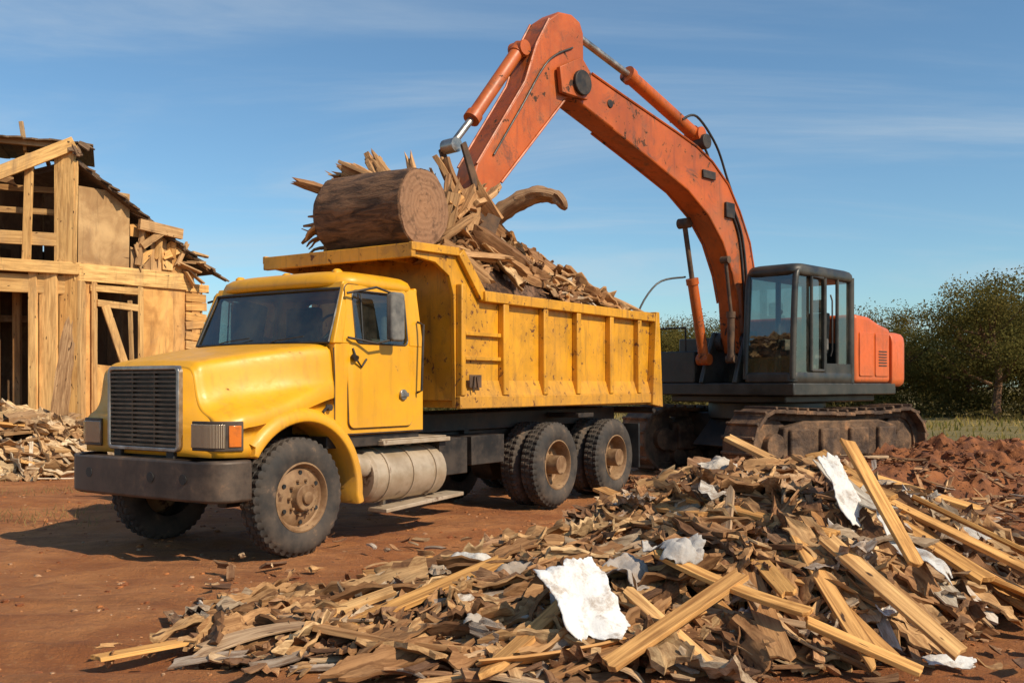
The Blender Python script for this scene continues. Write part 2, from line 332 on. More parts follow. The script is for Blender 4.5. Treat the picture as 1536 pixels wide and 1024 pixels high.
JW=[(.44,.24,.11)]*5+[(.32,.17,.078)]*5+[(.52,.33,.165)]*4+[(.62,.44,.26)]*2+[(.60,.52,.43)]*1+[(.18,.092,.046)]*5+[(.52,.30,.125)]*3+[(.38,.30,.23)]
def yawat(x): 
    a=R.gauss(.45,.6) if x<.9 else R.gauss(-.85,.65)
    return R.uniform(0,3.1) if R.random()<.3 else a
def scatter(mb,px,n,hf,smax=.2,pal=JW,fl=.55,yf=None,ch=.12,wm=1):
    for _ in range(n):
        x,y=px(); z=hf(x,y); c=jit(R.choice(pal),.25); t=R.random()
        if t<fl: flake(mb,x,y,z+R.uniform(0,.06),smax*R.uniform(.25,1)*R.uniform(.7,1.2),c)
        elif t<1-ch:
            L=R.uniform(.10,smax*2.6); a=yf(x) if yf else R.gauss(.4,1.2); dx,dy=math.cos(a)*L/2,math.sin(a)*L/2
            p0=V((x-dx,y-dy,hf(x-dx,y-dy)+R.uniform(.005,.08)));p1=V((x+dx,y+dy,hf(x+dx,y+dy)+R.uniform(.005,.08)))
            if abs(p1.z-p0.z)>L: continue
            plankgeo(mb,L,R.uniform(.012,.075)*wm,R.uniform(.006,.022),orient(p0,p1,R.gauss(0,.5))[0],c,.035,R.uniform(-.02,.02),R.uniform(-.5,.5),4,2)
        else:
            L=R.uniform(.08,smax*1.3); a=R.uniform(0,6.28); d=V((math.cos(a),math.sin(a),R.gauss(0,.3))).normalized()*L/2; q=V((x,y,z+.02))
            chunkgeo(mb,q-d,q+d,R.uniform(.02,.055),c,6,4)
def slabs(mb,px,n,hf,pal,Lr=(.22,.6),Wr=(.09,.24),yf=None):
    for _ in range(n):
        x,y=px(); L=R.uniform(*Lr); a=yf(x) if yf else R.gauss(0,.8); dx,dy=math.cos(a)*L/2,math.sin(a)*L/2
        p0=V((x-dx,y-dy,hf(x-dx,y-dy)+R.uniform(.02,.1)));p1=V((x+dx,y+dy,hf(x+dx,y+dy)+R.uniform(.02,.1)))
        if abs(p1.z-p0.z)>L: continue
        slabgeo(mb,L,R.uniform(*Wr),R.uniform(.010,.03),orient(p0,p1,R.gauss(0,.45))[0],jit(R.choice(pal),.2))
# ------------------------------------------------------------------ debris heap
mb=MB(); nx,ny=180,130; X0,X1,Y0,Y1=-2.2,4.8,4.9,10.0
def mh(x,y):
    h=hp(x,y)
    if h<=0: return -.08
    return h-.06+rl(x,y)*min(1,h*4)+.12*noise.turbulence(V((x*5,y*5,1)),3,True)*min(1,h*5)-.05
mb.add([(lerp(X0,X1,i/nx),lerp(Y0,Y1,j/ny),mh(lerp(X0,X1,i/nx),lerp(Y0,Y1,j/ny))) for j in range(ny+1) for i in range(nx+1)],[(j*(nx+1)+i,j*(nx+1)+i+1,(j+1)*(nx+1)+i+1,(j+1)*(nx+1)+i) for j in range(ny) for i in range(nx)])
mk('debris_mound',mb,MOUND,kind='stuff',label='crumbled core of the demolition debris heap',category='debris')
def pp(edge=.14):
    while True:
        x=R.uniform(-2.2,4.6); y=R.uniform(5.0,9.9)
        if hp(x,y)>.0 and (x>-1 or R.random()<.7): return x,y
        if R.random()<edge and hp(x+.2,y+.25)+hp(x-.25,y-.2)+hp(x+.4,y)>0: return x,y
def hs(x,y): return max(hp2(x,y),hg(x,y)+.01)
mb=MB(); scatter(mb,pp,1700,hs,.24,fl=.15,yf=yawat,ch=.08,wm=1.2); scatter(mb,pp,1900,hs,.11,fl=.30,ch=.15)
mk('splintered_rubbish',mb,RUBB,kind='stuff',label='torn timber, bark, card and rubbish on the heap',category='debris')
MC=[(.38,.21,.105)]*4+[(.28,.15,.072)]*4+[(.48,.31,.17)]*3+[(.58,.46,.33)]*2+[(.17,.09,.045)]*3+[(.44,.36,.29)]*2+[(.62,.57,.50)]
BK=[(.40,.235,.115)]*4+[(.30,.165,.08)]*4+[(.50,.32,.165)]*4+[(.58,.41,.235)]*2+[(.19,.10,.05)]*3+[(.40,.32,.24)]
mb=MB(); slabs(mb,pp,900,hs,BK,yf=yawat)
mk('torn_slabs',mb,WOOD,kind='stuff',label='torn bark-like slabs of split timber on the heap',category='debris')
mb=MB()
for k in range(260):
    x,y=pp(.02); flake(mb,x,y,hs(x,y)+.03,R.uniform(.25,.6),jit(R.choice(MC),.2),.24,12,.28,R.uniform(.35,.8),yawat(x))
mk('matted_rubbish',mb,RUBB,kind='stuff',label='matted crumpled bark, lining and sheeting on the heap',category='debris')
def surfplank(px,hf,Lr,Wr,pal,lab,grp,i):
    x,y=px(); a=yawat(x)
    L=R.uniform(*Lr); dx=math.cos(a)*L/2; dy=math.sin(a)*L/2
    p0=V((x-dx,y-dy,hf(x-dx,y-dy)+R.uniform(.03,.12))); p1=V((x+dx,y+dy,hf(x+dx,y+dy)+R.uniform(.03,.12)))
    plank(p0,p1,R.uniform(*Wr),R.uniform(.014,.038),R.choice(pal),R.gauss(0,.3),rag=.07,bend=R.uniform(-.05,.05),twist=R.uniform(-.3,.3),label=lab,group=grp)
for i in range(95):
    surfplank(pp,hs,(.3,1.0),(.06,.17),PAL,'broken weathered board on the demolition debris heap','boards on the debris heap',i)
def pp2():
    while True:
        x,y=pp(0)
        if -.8<x<3.6 : return x,y
for i in range(30):
    surfplank(pp2,hs,(.8,1.6),(.06,.11),FRESH+PAL[:3],'long split pine board on the demolition debris heap','long boards on the debris heap',i)
MAIN=[((-2.25,5.39,.05),(-1.45,6.14,.05),.10,.025,0,.0),((-.95,5.83,.12),(-.06,6.54,.38),.13,.035,.15,0),((-1.17,6.05,.12),(-.74,6.2,.25),.10,.03,.2,0),
((.48,5.05,.10),(1.32,5.7,.45),.105,.035,.2,0),((2.33,5.74,.5),(2.22,6.6,1.16),.095,.03,.1,0),((2.62,6.84,.6),(2.87,6.01,.35),.13,.035,.1,0),
((2.05,9.5,1.03),(2.6,9.0,.73),.12,.04,.2,0),((1.69,6.14,.5),(2.03,5.3,.05),.10,.03,.1,.02),((.87,5.96,.5),(1.56,5.28,.3),.09,.03,.2,.03),
((1.46,6.56,.55),(1.53,5.49,.38),.10,.03,.3,0),((.30,7.26,.34),(1.13,8.18,.58),.14,.035,.2,0),((.77,8.71,.58),(1.34,6.87,.60),.12,.03,.1,.04),
((3.07,8.4,.74),(3.93,8.2,.48),.12,.035,.3,0),((2.66,8.7,.90),(2.55,6.77,.72),.18,.03,.3,.03),((.66,5.72,.35),(1.05,5.2,.05),.08,.03,.3,0),
((-1.25,7.0,.06),(-.75,6.95,.12),.09,.02,.2,0),((1.55,5.28,.28),(2.1,5.1,.06),.10,.03,.2,0),((2.9,7.2,.72),(3.6,6.7,.34),.12,.03,-.3,0),((1.9,6.0,.60),(2.35,5.2,.12),.11,.03,.3,0),((-.2,6.5,.26),(.45,7.3,.42),.12,.03,.3,0),((2.4,7.4,.86),(3.3,6.2,.34),.10,.03,.1,0),((1.3,7.3,.70),(2.0,6.2,.60),.10,.03,.2,0)]
for k,(a,b,W,T,ro,be) in enumerate(MAIN):
    plank(a,b,W,T,FRESH[k%4],ro,bend=be,label='long fresh pale pine board lying across the debris heap',group='long boards on the debris heap',rag=.02)
plank((2.47,7.2,.76),(2.64,5.9,.20),.15,.015,(.52,.48,.42),.1,bend=.04,rag=.07,name='painted_board',label='bent white painted board sloping down the debris heap',group='painted boards')
plank((2.3,7.3,.90),(2.42,6.5,.68),.14,.012,(.58,.55,.50),.1,bend=.05,rag=.08,name='painted_board',label='torn white painted board sloping down the debris heap',group='painted boards')
def sheet(c,w,h,rot,col,amp=.05,label='crumpled white plaster sheet on the debris heap'):
    mb=MB(); n=30; sd=R.uniform(0,90); vs=[]
    for i in range(n+1):
        for j in range(n+1):
            u=i/n-.5; v=j/n-.5; a=math.atan2(v,u); m=(max(abs(u),abs(v))*2)**2
            k=1+(.34*noise.noise(V((math.cos(a)*1.2+sd,math.sin(a)*1.2,0)))+.15*noise.noise(V((math.cos(a)*3.4+sd,math.sin(a)*3.4,0)))+.09*noise.noise(V((u*16+sd,v*16,3))))*m
            x=u*w*k;y=v*h*k; q=max(w,h)
            vs.append((x,y,amp*(1.5*noise.noise(V((x*1.9/q+sd,y*1.9/q,0)))+.5*abs(noise.noise(V((x*4/q+sd,y*4/q,0))))+.2*abs(noise.noise(V((x*9/q+sd,y*9/q,0)))))))
    mb.add(vs,[(i*(n+1)+j,(i+1)*(n+1)+j,(i+1)*(n+1)+j+1,i*(n+1)+j+1) for i in range(n) for j in range(n)],0,None,col)
    o=mk('plaster_sheet',mb,SHEET,loc=c,rot=rot,ang=60,label=label,category='plaster sheet',group='torn sheets on the debris heap')
    s=o.modifiers.new('s','SOLIDIFY'); s.thickness=.006
WH=(.74,.72,.68); GS=(.44,.41,.38)
sheet((.40,5.48,.36),.38,.52,(.72,-.1,.5),(.78,.76,.73),.07)
sheet((1.0,6.0,.52),.36,.30,(.6,.2,.5),GS,.12,'crumpled grey plastic sheet on the debris heap')
sheet((.70,5.95,.40),.36,.28,(.5,.2,1),(.38,.33,.29),.12,'crumpled grey plastic sheet on the debris heap')
sheet((2.25,6.75,.82),.16,.60,(.70,.1,.25),WH,.06); sheet((2.50,6.2,.50),.14,.62,(.5,.1,.4),(.62,.60,.56),.06)
sheet((2.15,5.65,.26),.16,.10,(.3,0,.4),WH,.03); sheet((2.35,5.35,.04),.24,.09,(.1,0,-.2),WH,.02)
sheet((.22,5.3,.08),.18,.09,(.2,0,.2),WH,.03); sheet((-.28,6.7,.31),.30,.18,(.3,0,-.3),(.62,.58,.52),.06)
sheet((.1,6.3,.28),.34,.22,(.4,-.1,.3),(.40,.32,.25),.1); sheet((-.1,5.65,.18),.34,.24,(.4,.2,.2),(.42,.36,.30),.1,'crumpled grey plastic sheet on the debris heap')
sheet((3.2,7.2,.46),.4,.18,(.3,.3,-.6),(.52,.48,.43),.06); sheet((1.7,8.2,.86),.30,.20,(.4,.1,-.3),(.52,.45,.37),.08)
for i in range(12):
    x,y=pp2(); sheet((x,y,hs(x,y)+.03),R.uniform(.14,.32),R.uniform(.08,.2),(R.uniform(.1,.4),R.gauss(0,.2),R.uniform(-1,1)),R.choice([(.58,.53,.46),(.52,.44,.35),(.45,.34,.24),(.46,.42,.38)]),R.uniform(.04,.08),'small torn scrap sheet on the debris heap')
# ------------------------------------------------------------------ TRUCK
TA=math.atan2(-.83,-.56); TO=(-2.74,9.49,0)
TM=Matrix.Translation(TO)@Matrix.Rotation(TA,4,'Z')
truck=empty('dump_truck',TO,TA,label='yellow dump truck loaded with broken timber on red dirt',category='dump truck')
def bspl(P,per=5):
    out=[]; P=[P[0],P[0]]+list(P)+[P[-1],P[-1]]
    for i in range(1,len(P)-2):
        for k in range(per):
            t=k/per; b=((1-t)**3/6,(3*t**3-6*t*t+4)/6,(-3*t**3+3*t*t+3*t+1)/6,t**3/6)
            out.append(tuple(sum(b[q]*P[i-1+q][a] for q in range(4)) for a in range(2)))
    out.append(tuple(P[-1])); return out
rs=[]; NX=64
def fs_(x):
    x=max(-.46,min(.86,x)); u=(x+.46)/1.32
    zt=1.93-.20*u**1.3-.04*sm(.76,.86,x)**2; w1=.93-.31*sm(-.15,1.05,u)-.015*sm(.78,.86,x)
    zs=1.62-.30*sm(-.9,.8,x)*1.0-.04*sm(.6,.86,x)
    return zt,w1,zs
for i in range(NX+1):
    x=-.46+1.32*i/NX
    zt,w1,zs=fs_(x)
    wf=interp([(-.46,.985),(-.3,1.0),(0,1.04),(.55,1.04),(.66,1.03),(.74,1.0),(.80,.965),(.84,.92),(.86,.87)],x)
    arc=.535+math.sqrt(max(0,.66**2-x*x)) 
    zb=arc if -.5<x<.53 else .92
    b1=w1+.04
    P=[(0,zt),(w1*.5,zt-.003),(w1*.88,zt-.012),(w1*1.0,zt-.035),(w1+.03,zt-.12),(lerp(b1,wf,.08),lerp(zt-.13,zs,.62)),(lerp(b1,wf,.40),zs+.012),(lerp(b1,wf,.85),zs-.02),(wf+.004,zs-.085),(wf,zs-.16)]
    c=[p for p in bspl(P,5)]
    c+= [(wf,lerp(zs-.16,min(zb,zs-.17),t)) for t in(.33,.66,1)]
    rs.append([(x,-p[0],p[1]) for p in c[::-1]]+[(x,p[0],p[1]) for p in c[1:]])
mb=MB(); mb.rings(rs,False,0,closed=False)
mb.add(rs[-1],[tuple(range(len(rs[-1])))])
hood=mk('hood',mb,YEL,truck,ang=45,label='curved yellow engine hood with flared wings')
s=hood.modifiers.new('s','SOLIDIFY'); s.thickness=.008; s.offset=0
for sy in(1,-1):
    mb=MB()
    mb.tube([(-.40,sy*.99,1.30),(-.33,sy*1.03,1.33),(-.25,sy*1.05,1.28)],.014,8); mb.tube([(-.25,sy*1.05,1.28),(-.30,sy*1.05,1.20),(-.44,sy*1.02,1.17),(-.5,sy*1.0,1.08)],.009,6); mb.cyl((-.36,sy*.98,1.32),(-.36,sy*1.04,1.32),.03)
    mk('hood_latch',mb,DARK,truck)
    mb=MB(); mb.tube([(-.464,sy*.975,1.88),(-.464,sy*.99,1.6),(-.464,sy*.99,1.1)],.006,6); mb.tube([(-.47,sy*.985,1.06),(-1.76,sy*.99,1.06)],.007,6); mk('panel_seam',mb,DARK,truck)
for sy in (1,-1):
    path=[(.60,.92)]+[(.66*math.cos(math.radians(a)),.535+.66*math.sin(math.radians(a))) for a in range(34,186,5)]+[(-.68,.40)]
    mb=MB(); rr=[]
    cs=[(0,.70),(0,1.075),(.012,1.092),(.04,1.097),(.085,1.085),(.125,1.045),(.14,.98),(.14,.70)]
    for i,p in enumerate(path):
        a=V(path[max(i-1,0)]);b=V(path[min(i+1,len(path)-1)]); t=(b-a).normalized(); nn=V((t.y,-t.x))
        if nn.dot(V((p[0],p[1]-.535)))<0: nn=-nn
        rr.append([(p[0]+nn.x*c[0],sy*c[1],p[1]+nn.y*c[0]) for c in cs])
    mb.rings(rr,True)
    mk('wheel_arch',mb,YEL,truck,ang=50,bev=.004)
mb=MB(); mb.box(-.5,.80,-.42,.42,.62,1.55); mb.box(-6.6,.9,-.42,-.32,.72,.98); mb.box(-6.6,.9,.32,.42,.72,.98)
for x in (-2,-3.2,-4.39,-5.2,-5.94,-6.55): mb.box(x-.05,x+.05,-.5,.5,.70,1.02)
mb.box(-6.9,-2.2,-.5,-.36,.99,1.2); mb.box(-6.9,-2.2,.36,.5,.99,1.2)
mb.box(-1.75,-.4,-.95,.95,.93,1.045); mb.box(-.62,-.45,-.75,.75,.6,1.0)
for x in (0,-4.39,-5.94): mb.cyl((x,-.95,.53),(x,.95,.53),.08)
for x in (-4.39,-5.94): mb.cyl((x,-.16,.53),(x,.16,.53),.24,n=20); mb.box(x-.5,x+.5,.40,.50,.56,.68); mb.box(x-.5,x+.5,-.50,-.40,.56,.68)
mb.cyl((-.8,0,.65),(-4.3,0,.55),.05); mb.box(-2.6,-2.1,.55,.95,.55,.95); mb.box(-3.4,-2.75,.5,.9,.62,.95); mb.cyl((-2.9,-.9,.7),(-3.7,-.9,.7),.15)
mb.box(-4.95,-5.35,.55,1.02,1.10,1.16); mb.box(-.3,.5,.5,.62,.45,.6)
mk('chassis',mb,DARK,truck,bev=.008)
def rrect(w,h,r,n=5):
    pts=[]
    for cx,cy,a0 in((w-r,h-r,0),(-w+r,h-r,90),(-w+r,-h+r,180),(w-r,-h+r,270)):
        for k in range(n+1):
            a=math.radians(a0+90*k/n); pts.append((cx+r*math.cos(a),cy+r*math.sin(a)))
    return pts
zc=1.325
def frame(mb,x0,x1,w,h,r,t,cy,cz,mi=0):
    o=rrect(w,h,r);i=rrect(w-t,h-t,max(r-t,.005))
    mb.rings([[(x0,p[0]+cy,p[1]+cz) for p in i],[(x0,p[0]+cy,p[1]+cz) for p in o],[(x1,p[0]+cy,p[1]+cz) for p in o],[(x1,p[0]+cy,p[1]+cz) for p in i],[(x0,p[0]+cy,p[1]+cz) for p in i]],False,mi)
mb=MB(); frame(mb,.84,.912,.50,.37,.06,.035,0,zc)
g=mk('grille',mb,CHR,truck,bev=.008,label='worn chrome grille surround')
mb=MB(); mb.box(.867,.873,-.466,.466,zc-.336,zc+.336)
mk('grille_backing',mb,BLK,g)
mb=MB()
for i in range(17):
    z=zc-.32+i*.0395; mb.hexa([(.877,-.465,z),(.903,-.465,z-.007),(.903,.465,z-.007),(.877,.465,z)],[(.877,-.465,z+.017),(.903,-.465,z+.011),(.903,.465,z+.011),(.877,.465,z+.017)])
for y in(-.155,.155): mb.box(.876,.897,y-.006,y+.006,zc-.33,zc+.33)
mk('grille_slats',mb,GRL,g)
def strip(mb,pts,z0,z1,off=0,th=.02,mi=0):
    o=[]
    for i,p in enumerate(pts):
        a=V(pts[max(i-1,0)]);b=V(pts[min(i+1,len(pts)-1)]); t=(b-a).normalized(); nn=V((t.y,-t.x))
        if nn.dot(V((1,.5*(1 if p[1]>0 else -1))))<0: nn=-nn
        o.append((V(p)+nn*off,V(p)+nn*(off-th)))
    mb.rings([[(a.x,a.y,z0),(a.x,a.y,z1),(b.x,b.y,z1),(b.x,b.y,z0)] for a,b in o],True,mi)
for sy in(1,-1):
    pl=[(.868,.64),(.866,.76),(.862,.86),(.85,.915),(.81,.965),(.75,1.005),(.67,1.035)]; pl=[(a,b*sy) for a,b in pl]
    mb=MB(); strip(mb,pl,.975,1.225,.014,.06)
    h=mk('headlight',mb,BUMP,truck,bev=.006)
    mb=MB(); strip(mb,pl[0:4]+[(.81,.962*sy),(.80,.973*sy)],1.0,1.2,.024,.02); mk('lamp_lens',mb,LENS,h,bev=.005)
    mb=MB(); strip(mb,[(.782,.985*sy),pl[5],(.69,1.028*sy)],1.01,1.19,.024,.02); mk('indicator_lens',mb,AMB,h,bev=.005)
out=[(.60,1.075),(.72,1.075),(.84,1.055),(.92,1.0),(.965,.90),(.985,.7),(.995,.35),(1.0,0)]
outer=out+[(a,-b) for a,b in out[::-1][1:]]
inner=[(a-.10 if abs(b)<.9 else a-.02,b*.9) for a,b in outer[::-1]]
mb=MB(); mb.prism(outer+inner,.55,.90,ax='z')
bp=mk('bumper',mb,BUMP,truck,bev=.025,seg=3,label='heavy dark steel front bumper')
for y in (-.66,.24,.66):
    mb=MB(); mb.cyl((.96,y,.74),(1.003 if abs(y)<.5 else .992,y,.74),.045,n=20)
    mk('tow_hole',mb,BLK,bp)
# cab
mb=MB()
mb.box(-1.78,-.47,-.985,.985,1.05,1.93)
for sy in(1,-1):
    mb.hexa([(-.44,sy*.93,1.92),(-.44,sy*1.0,1.92),(-.56,sy*1.0,1.92),(-.52,sy*.93,1.92)],[(-.66,sy*.87,2.5),(-.66,sy*.93,2.5),(-.74,sy*.93,2.5),(-.72,sy*.87,2.5)])
    mb.hexa([(-.52,sy*.965,1.92),(-.52,sy*.992,1.92),(-.72,sy*.992,1.92),(-.72,sy*.965,1.92)],[(-.68,sy*.90,2.5),(-.68,sy*.928,2.5),(-.72,sy*.928,2.5),(-.72,sy*.90,2.5)])
    mb.hexa([(-1.56,sy*.95,1.92),(-1.56,sy*.99,1.92),(-1.78,sy*.99,1.92),(-1.78,sy*.9,1.92)],[(-1.56,sy*.88,2.52),(-1.56,sy*.925,2.52),(-1.74,sy*.925,2.52),(-1.74,sy*.85,2.52)])
mb.hexa([(-.645,-.90,2.45),(-.645,.90,2.45),(-.72,.90,2.45),(-.72,-.90,2.45)],[(-.67,-.9,2.53),(-.67,.9,2.53),(-.75,.9,2.53),(-.75,-.9,2.53)])
o4=rrect(.90,.32,.02,4);i4=rrect(.7,.22,.06,4)
mb.rings([[(x,p[0],p[1]+2.22) for p in q] for x,q in((-1.78,i4),(-1.78,o4),(-1.74,o4),(-1.74,i4),(-1.78,i4))],False)
cab=mk('cab',mb,YEL,truck,bev=.015,seg=3,label='yellow truck cab with dark glass')
def sring(cx,a,b,z,e=5,n=64,cy=0):
    out=[]
    for j in range(n):
        t=2*math.pi*j/n; c=math.cos(t);s=math.sin(t)
        out.append((cx+a*abs(c)**(2/e)*(1 if c>0 else -1),cy+b*abs(s)**(2/e)*(1 if s>0 else -1),z))
    return out
mb=MB(); mb.rings([sring(-1.21,a,b,z) for a,b,z in((.575,.94,2.475),(.60,.955,2.50),(.60,.955,2.54),(.585,.93,2.585),(.54,.87,2.62),(.45,.75,2.645),(.3,.5,2.66),(.1,.2,2.665))],True)
mk('cab_roof',mb,YEL,cab,ang=60)
for y in(-.7,0,.7):
    mb=MB(); mb.rings([sring(-.80,a,b,z,2.5,16,y) for a,b,z in((.06,.045,2.59),(.055,.04,2.645),(.03,.02,2.665))],True)
    mk('marker_lamp',mb,YEL,cab)
mb=MB(); nu,nv=16,6; vs=[]
for j in range(nv+1):
    t=j/nv
    for i in range(nu+1):
        y=lerp(-1,1,i/nu); w=lerp(.935,.88,t); x=lerp(-.44,-.665,t)+lerp(.07,.04,t)*(1-y*y); vs.append((x,y*w,lerp(1.925,2.46,t)))
mb.add(vs,[(j*(nu+1)+i,j*(nu+1)+i+1,(j+1)*(nu+1)+i+1,(j+1)*(nu+1)+i) for j in range(nv) for i in range(nu)])
mk('windscreen',mb,GLS,cab)
mb=MB()
base=[(-.43+.075*(1-(y)**2),y*.94,1.93) for y in [k/8-1 for k in range(17)]]; topl=[(-.655+.045*(1-y*y),y*.885,2.455) for y in [k/8-1 for k in range(17)]]
mb.tube(base,.014,6); mb.tube(topl,.014,6); mb.tube([base[0],topl[0]],.014,6); mb.tube([base[-1],topl[-1]],.014,6)
mk('windscreen_seal',mb,BLK,cab)
for y0 in(-.5,.25):
    mb=MB(); mb.tube([(-.35,y0,1.94),(-.345,y0+.1,1.958),(-.375,y0+.42,1.99)],.006,6); mk('wiper',mb,BLK,cab)
def yz(z): return .996-max(0,z-1.93)*.115
for sy in(1,-1):
    mb=MB(); o=rrect(.465,.69,.07,6); i=rrect(.385,.255,.06,6)
    cx,cz=-1.11,1.805; ix,iz=-1.12,2.185
    def q(p,cx,cz,d): z=p[1]+cz; return (p[0]+cx,sy*(yz(z)+d),z)
    mb.rings([[q(p,ix,iz,-.02) for p in i],[q(p,ix,iz,.012) for p in i],[q(p,cx,cz,.012) for p in o],[q(p,cx,cz,-.02) for p in o]],False)
    d=mk('door',mb,YEL,truck,bev=.004,ang=25,label='yellow cab door with window')
    mb=MB(); mb.add([q(p,ix,iz,-.008) for p in rrect(.39,.26,.06,6)],[tuple(range(28))]); mk('door_window',mb,GLS,d)
    mb=MB(); fr=rrect(.385,.255,.06,6); mb.tube([q(p,ix,iz,.012) for p in fr]+[q(fr[0],ix,iz,.012)],.009,6)
    mb.tube([(-.86,sy*.985,1.95),(-.86,sy*.95,2.42)],.008,6); mk('window_seal',mb,BLK,d)
    mb=MB(); so=rrect(.468,.693,.07,6); mb.tube([q(p,cx,cz,.002) for p in so]+[q(so[0],cx,cz,.002)],.005,5); mk('door_seam',mb,BLK,d)
    mb=MB(); mb.cyl((-1.42,sy*1.0,1.43),(-1.42,sy*1.03,1.43),.055,n=20); mb.box(-1.48,-1.36,sy*1.03,sy*1.045,1.41,1.45); mk('door_handle',mb,CHR,d,bev=.004)
    mb=MB(); mb.prism([(p[0]-1.16,p[1]+2.20) for p in rrect(.10,.24,.04)],sy*1.10,sy*1.18)
    m=mk('wing_mirror',mb,SEAT,truck,bev=.02,seg=3)
    mb=MB(); mb.tube([(-.62,sy*1.0,2.40),(-.9,sy*1.12,2.47),(-1.14,sy*1.14,2.42)],.012,8); mb.tube([(-.62,sy*1.01,1.98),(-.9,sy*1.12,1.93),(-1.14,sy*1.14,1.98)],.012,8); mb.tube([(-1.14,sy*1.14,2.42),(-1.14,sy*1.14,1.97)],.012,8); mk('mirror_bracket',mb,DARK,m)
    mb=MB(); mb.tube([(-.70,sy*1.0,1.88),(-.72,sy*1.04,1.76),(-.80,sy*1.02,1.70),(-.86,sy*1.03,1.78)],.01,6); mb.cyl((-.70,sy*1.0,1.80),(-.70,sy*1.05,1.78),.03); mk('door_hook',mb,DARK,d)
    mb=MB(); mb.tube([(-1.66,sy*1.0,1.45),(-1.66,sy*1.06,1.47),(-1.69,sy*1.06,2.15),(-1.69,sy*.98,2.18)],.013,8); mk('grab_handle',mb,DARK,cab)
for a,b in((.27,.73),(-.73,-.27)):
    mb=MB(); mb.box(-1.55,-1.1,a,b,1.9,2.0); mb.box(-1.6,-1.45,a,b,1.9,2.38); mk('seat',mb,SEAT,cab,bev=.04,seg=3)
mb=MB(); mb.box(-.75,-.47,-.9,.9,1.9,1.955)
mk('dashboard',mb,BLK,cab,bev=.01)
mb=MB(); mb.tube([(-.93+.036*math.cos(a),.5+.22*math.cos(a),2.07+.16*math.sin(a)) for a in [k*math.pi/10 for k in range(21)]],.014,6); mb.cyl((-.7,.5,1.9),(-.93,.5,2.07),.02); mk('steering_wheel',mb,BLK,cab)
mb=MB()
y=.76; mb.tube([(-1.0,y,.62),(-1.03,y,.62),(-2.12,y,.62),(-2.15,y,.62)],[.24,.27,.27,.24],28)
for x in(-1.2,-1.58,-1.95): mb.lathe([(-.015,.272),(-.015,.283),(.015,.283),(.015,.272)],28,0,(0,0,0)); k=4*28; mb.v[-k:]=[(p[1]+x,p[0]+y,p[2]+.62) for p in mb.v[-k:]]
mk('fuel_tank',mb,TANK,truck,ang=40,label='dented cream cylindrical fuel tank')
mb=MB(); mb.box(-2.2,-1.12,.56,1.02,.93,.975); mb.box(-2.18,-1.14,.60,.98,.976,.99)
mk('tank_step',mb,TANK,truck,bev=.006)
mb=MB(); mb.hexa([(-2.4,.80,.325),(-1.15,.78,.26),(-1.15,1.03,.26),(-2.4,1.05,.325)],[(-2.4,.80,.365),(-1.15,.78,.30),(-1.15,1.03,.30),(-2.4,1.05,.365)])
mb.box(-1.4,-1.36,.75,.8,.3,.75); mb.box(-2.0,-1.96,.75,.8,.3,.75)
mk('running_board',mb,TANK,truck,bev=.006)
mb=MB(); mb.cyl((-.82,.85,.75),(-1.0,.85,.72),.12,n=20); mk('air_reservoir',mb,TANK,truck,bev=.006)
def tyre(mb,y0,w,Rr=.535,sy=1):
    pr=[(.02,.30),(.0,.33),(-.012,.40),(-.005,.46),(.015,.495),(.035,.518),(.045,.535),(w*.32,.535),(w*.34,.518),(w*.38,.518),(w*.40,.535),(w*.60,.535),(w*.62,.518),(w*.66,.518),(w*.68,.535),(w-.045,.535),(w-.035,.518),(w-.015,.495),(w+.005,.46),(w+.012,.40),(w,.33),(w-.02,.30)]
    tread={5,6,7,10,11,14,15,16}
    def fn(k,j,r):
        if k in tread and (j+(0 if k<11 else 1))%3==0: return r-.020
        return r
    mb.lathe([(y0+p[0],p[1]) for p in pr],126,0,fn=fn)
def wheel(x,y,sy,front,name='wheel'):
    w=.26
    mb=MB(); mb.cyl((0,sy*-.10,0),(0,sy*.05,0),.12,n=24)
    W=mk(name,mb,RIM,truck,loc=(x,y,.525),bev=.01,label='front wheel with dished tan rim' if front else 'dual rear wheel with rusty tan rim')
    mb=MB()
    if sy>0: tyre(mb,-w,w)
    else: tyre(mb,0,w)
    mk('tyre',mb,RUB,W,ang=30)
    if not front:
        mb=MB(); tyre(mb,-sy*.30-(w if sy>0 else 0),w); mk('tyre',mb,RUB,W,ang=30)
    mb=MB()
    if front: pr=[(-.02,.305),(-.005,.315),(.0,.30),(-.02,.285),(-.05,.275),(-.06,.26),(-.045,.24),(-.025,.18),(-.02,.13),(.0,.125),(.03,.12),(.045,.10),(.05,.06),(.075,.055),(.08,.04),(.08,0.001)]
    else: pr=[(-.02,.305),(-.005,.315),(.0,.30),(-.02,.285),(-.10,.27),(-.17,.255),(-.18,.235),(-.17,.15),(-.15,.12),(-.08,.115),(-.02,.105),(.0,.08),(.01,.05),(.01,.001)]
    mb.lathe([(sy*a,r) for a,r in pr],48)
    yf=-.02 if front else -.165
    for k in range(10):
        a=2*math.pi*k/10; mb.cyl((.155*math.cos(a),sy*(yf-.01),.155*math.sin(a)),(.155*math.cos(a),sy*(yf+.035),.155*math.sin(a)),.014,n=6)
    mk('rim',mb,RIM,W,ang=30)
    if sy>0 and front:
        for k in range(6):
            mb=MB(); a=2*math.pi*(k+.5)/6; rr=.222; yy=sy*(yf-.010)
            mb.cyl((rr*math.cos(a),yy-.01*sy,rr*math.sin(a)),(rr*math.cos(a),yy+.002*sy,rr*math.sin(a)),.02,n=14)
            mk('rim_hole',mb,BLK,W)
for x,f in((0,True),(-4.39,False),(-5.94,False)):
    wheel(x,1.05,1,f); wheel(x,-1.05,-1,f)
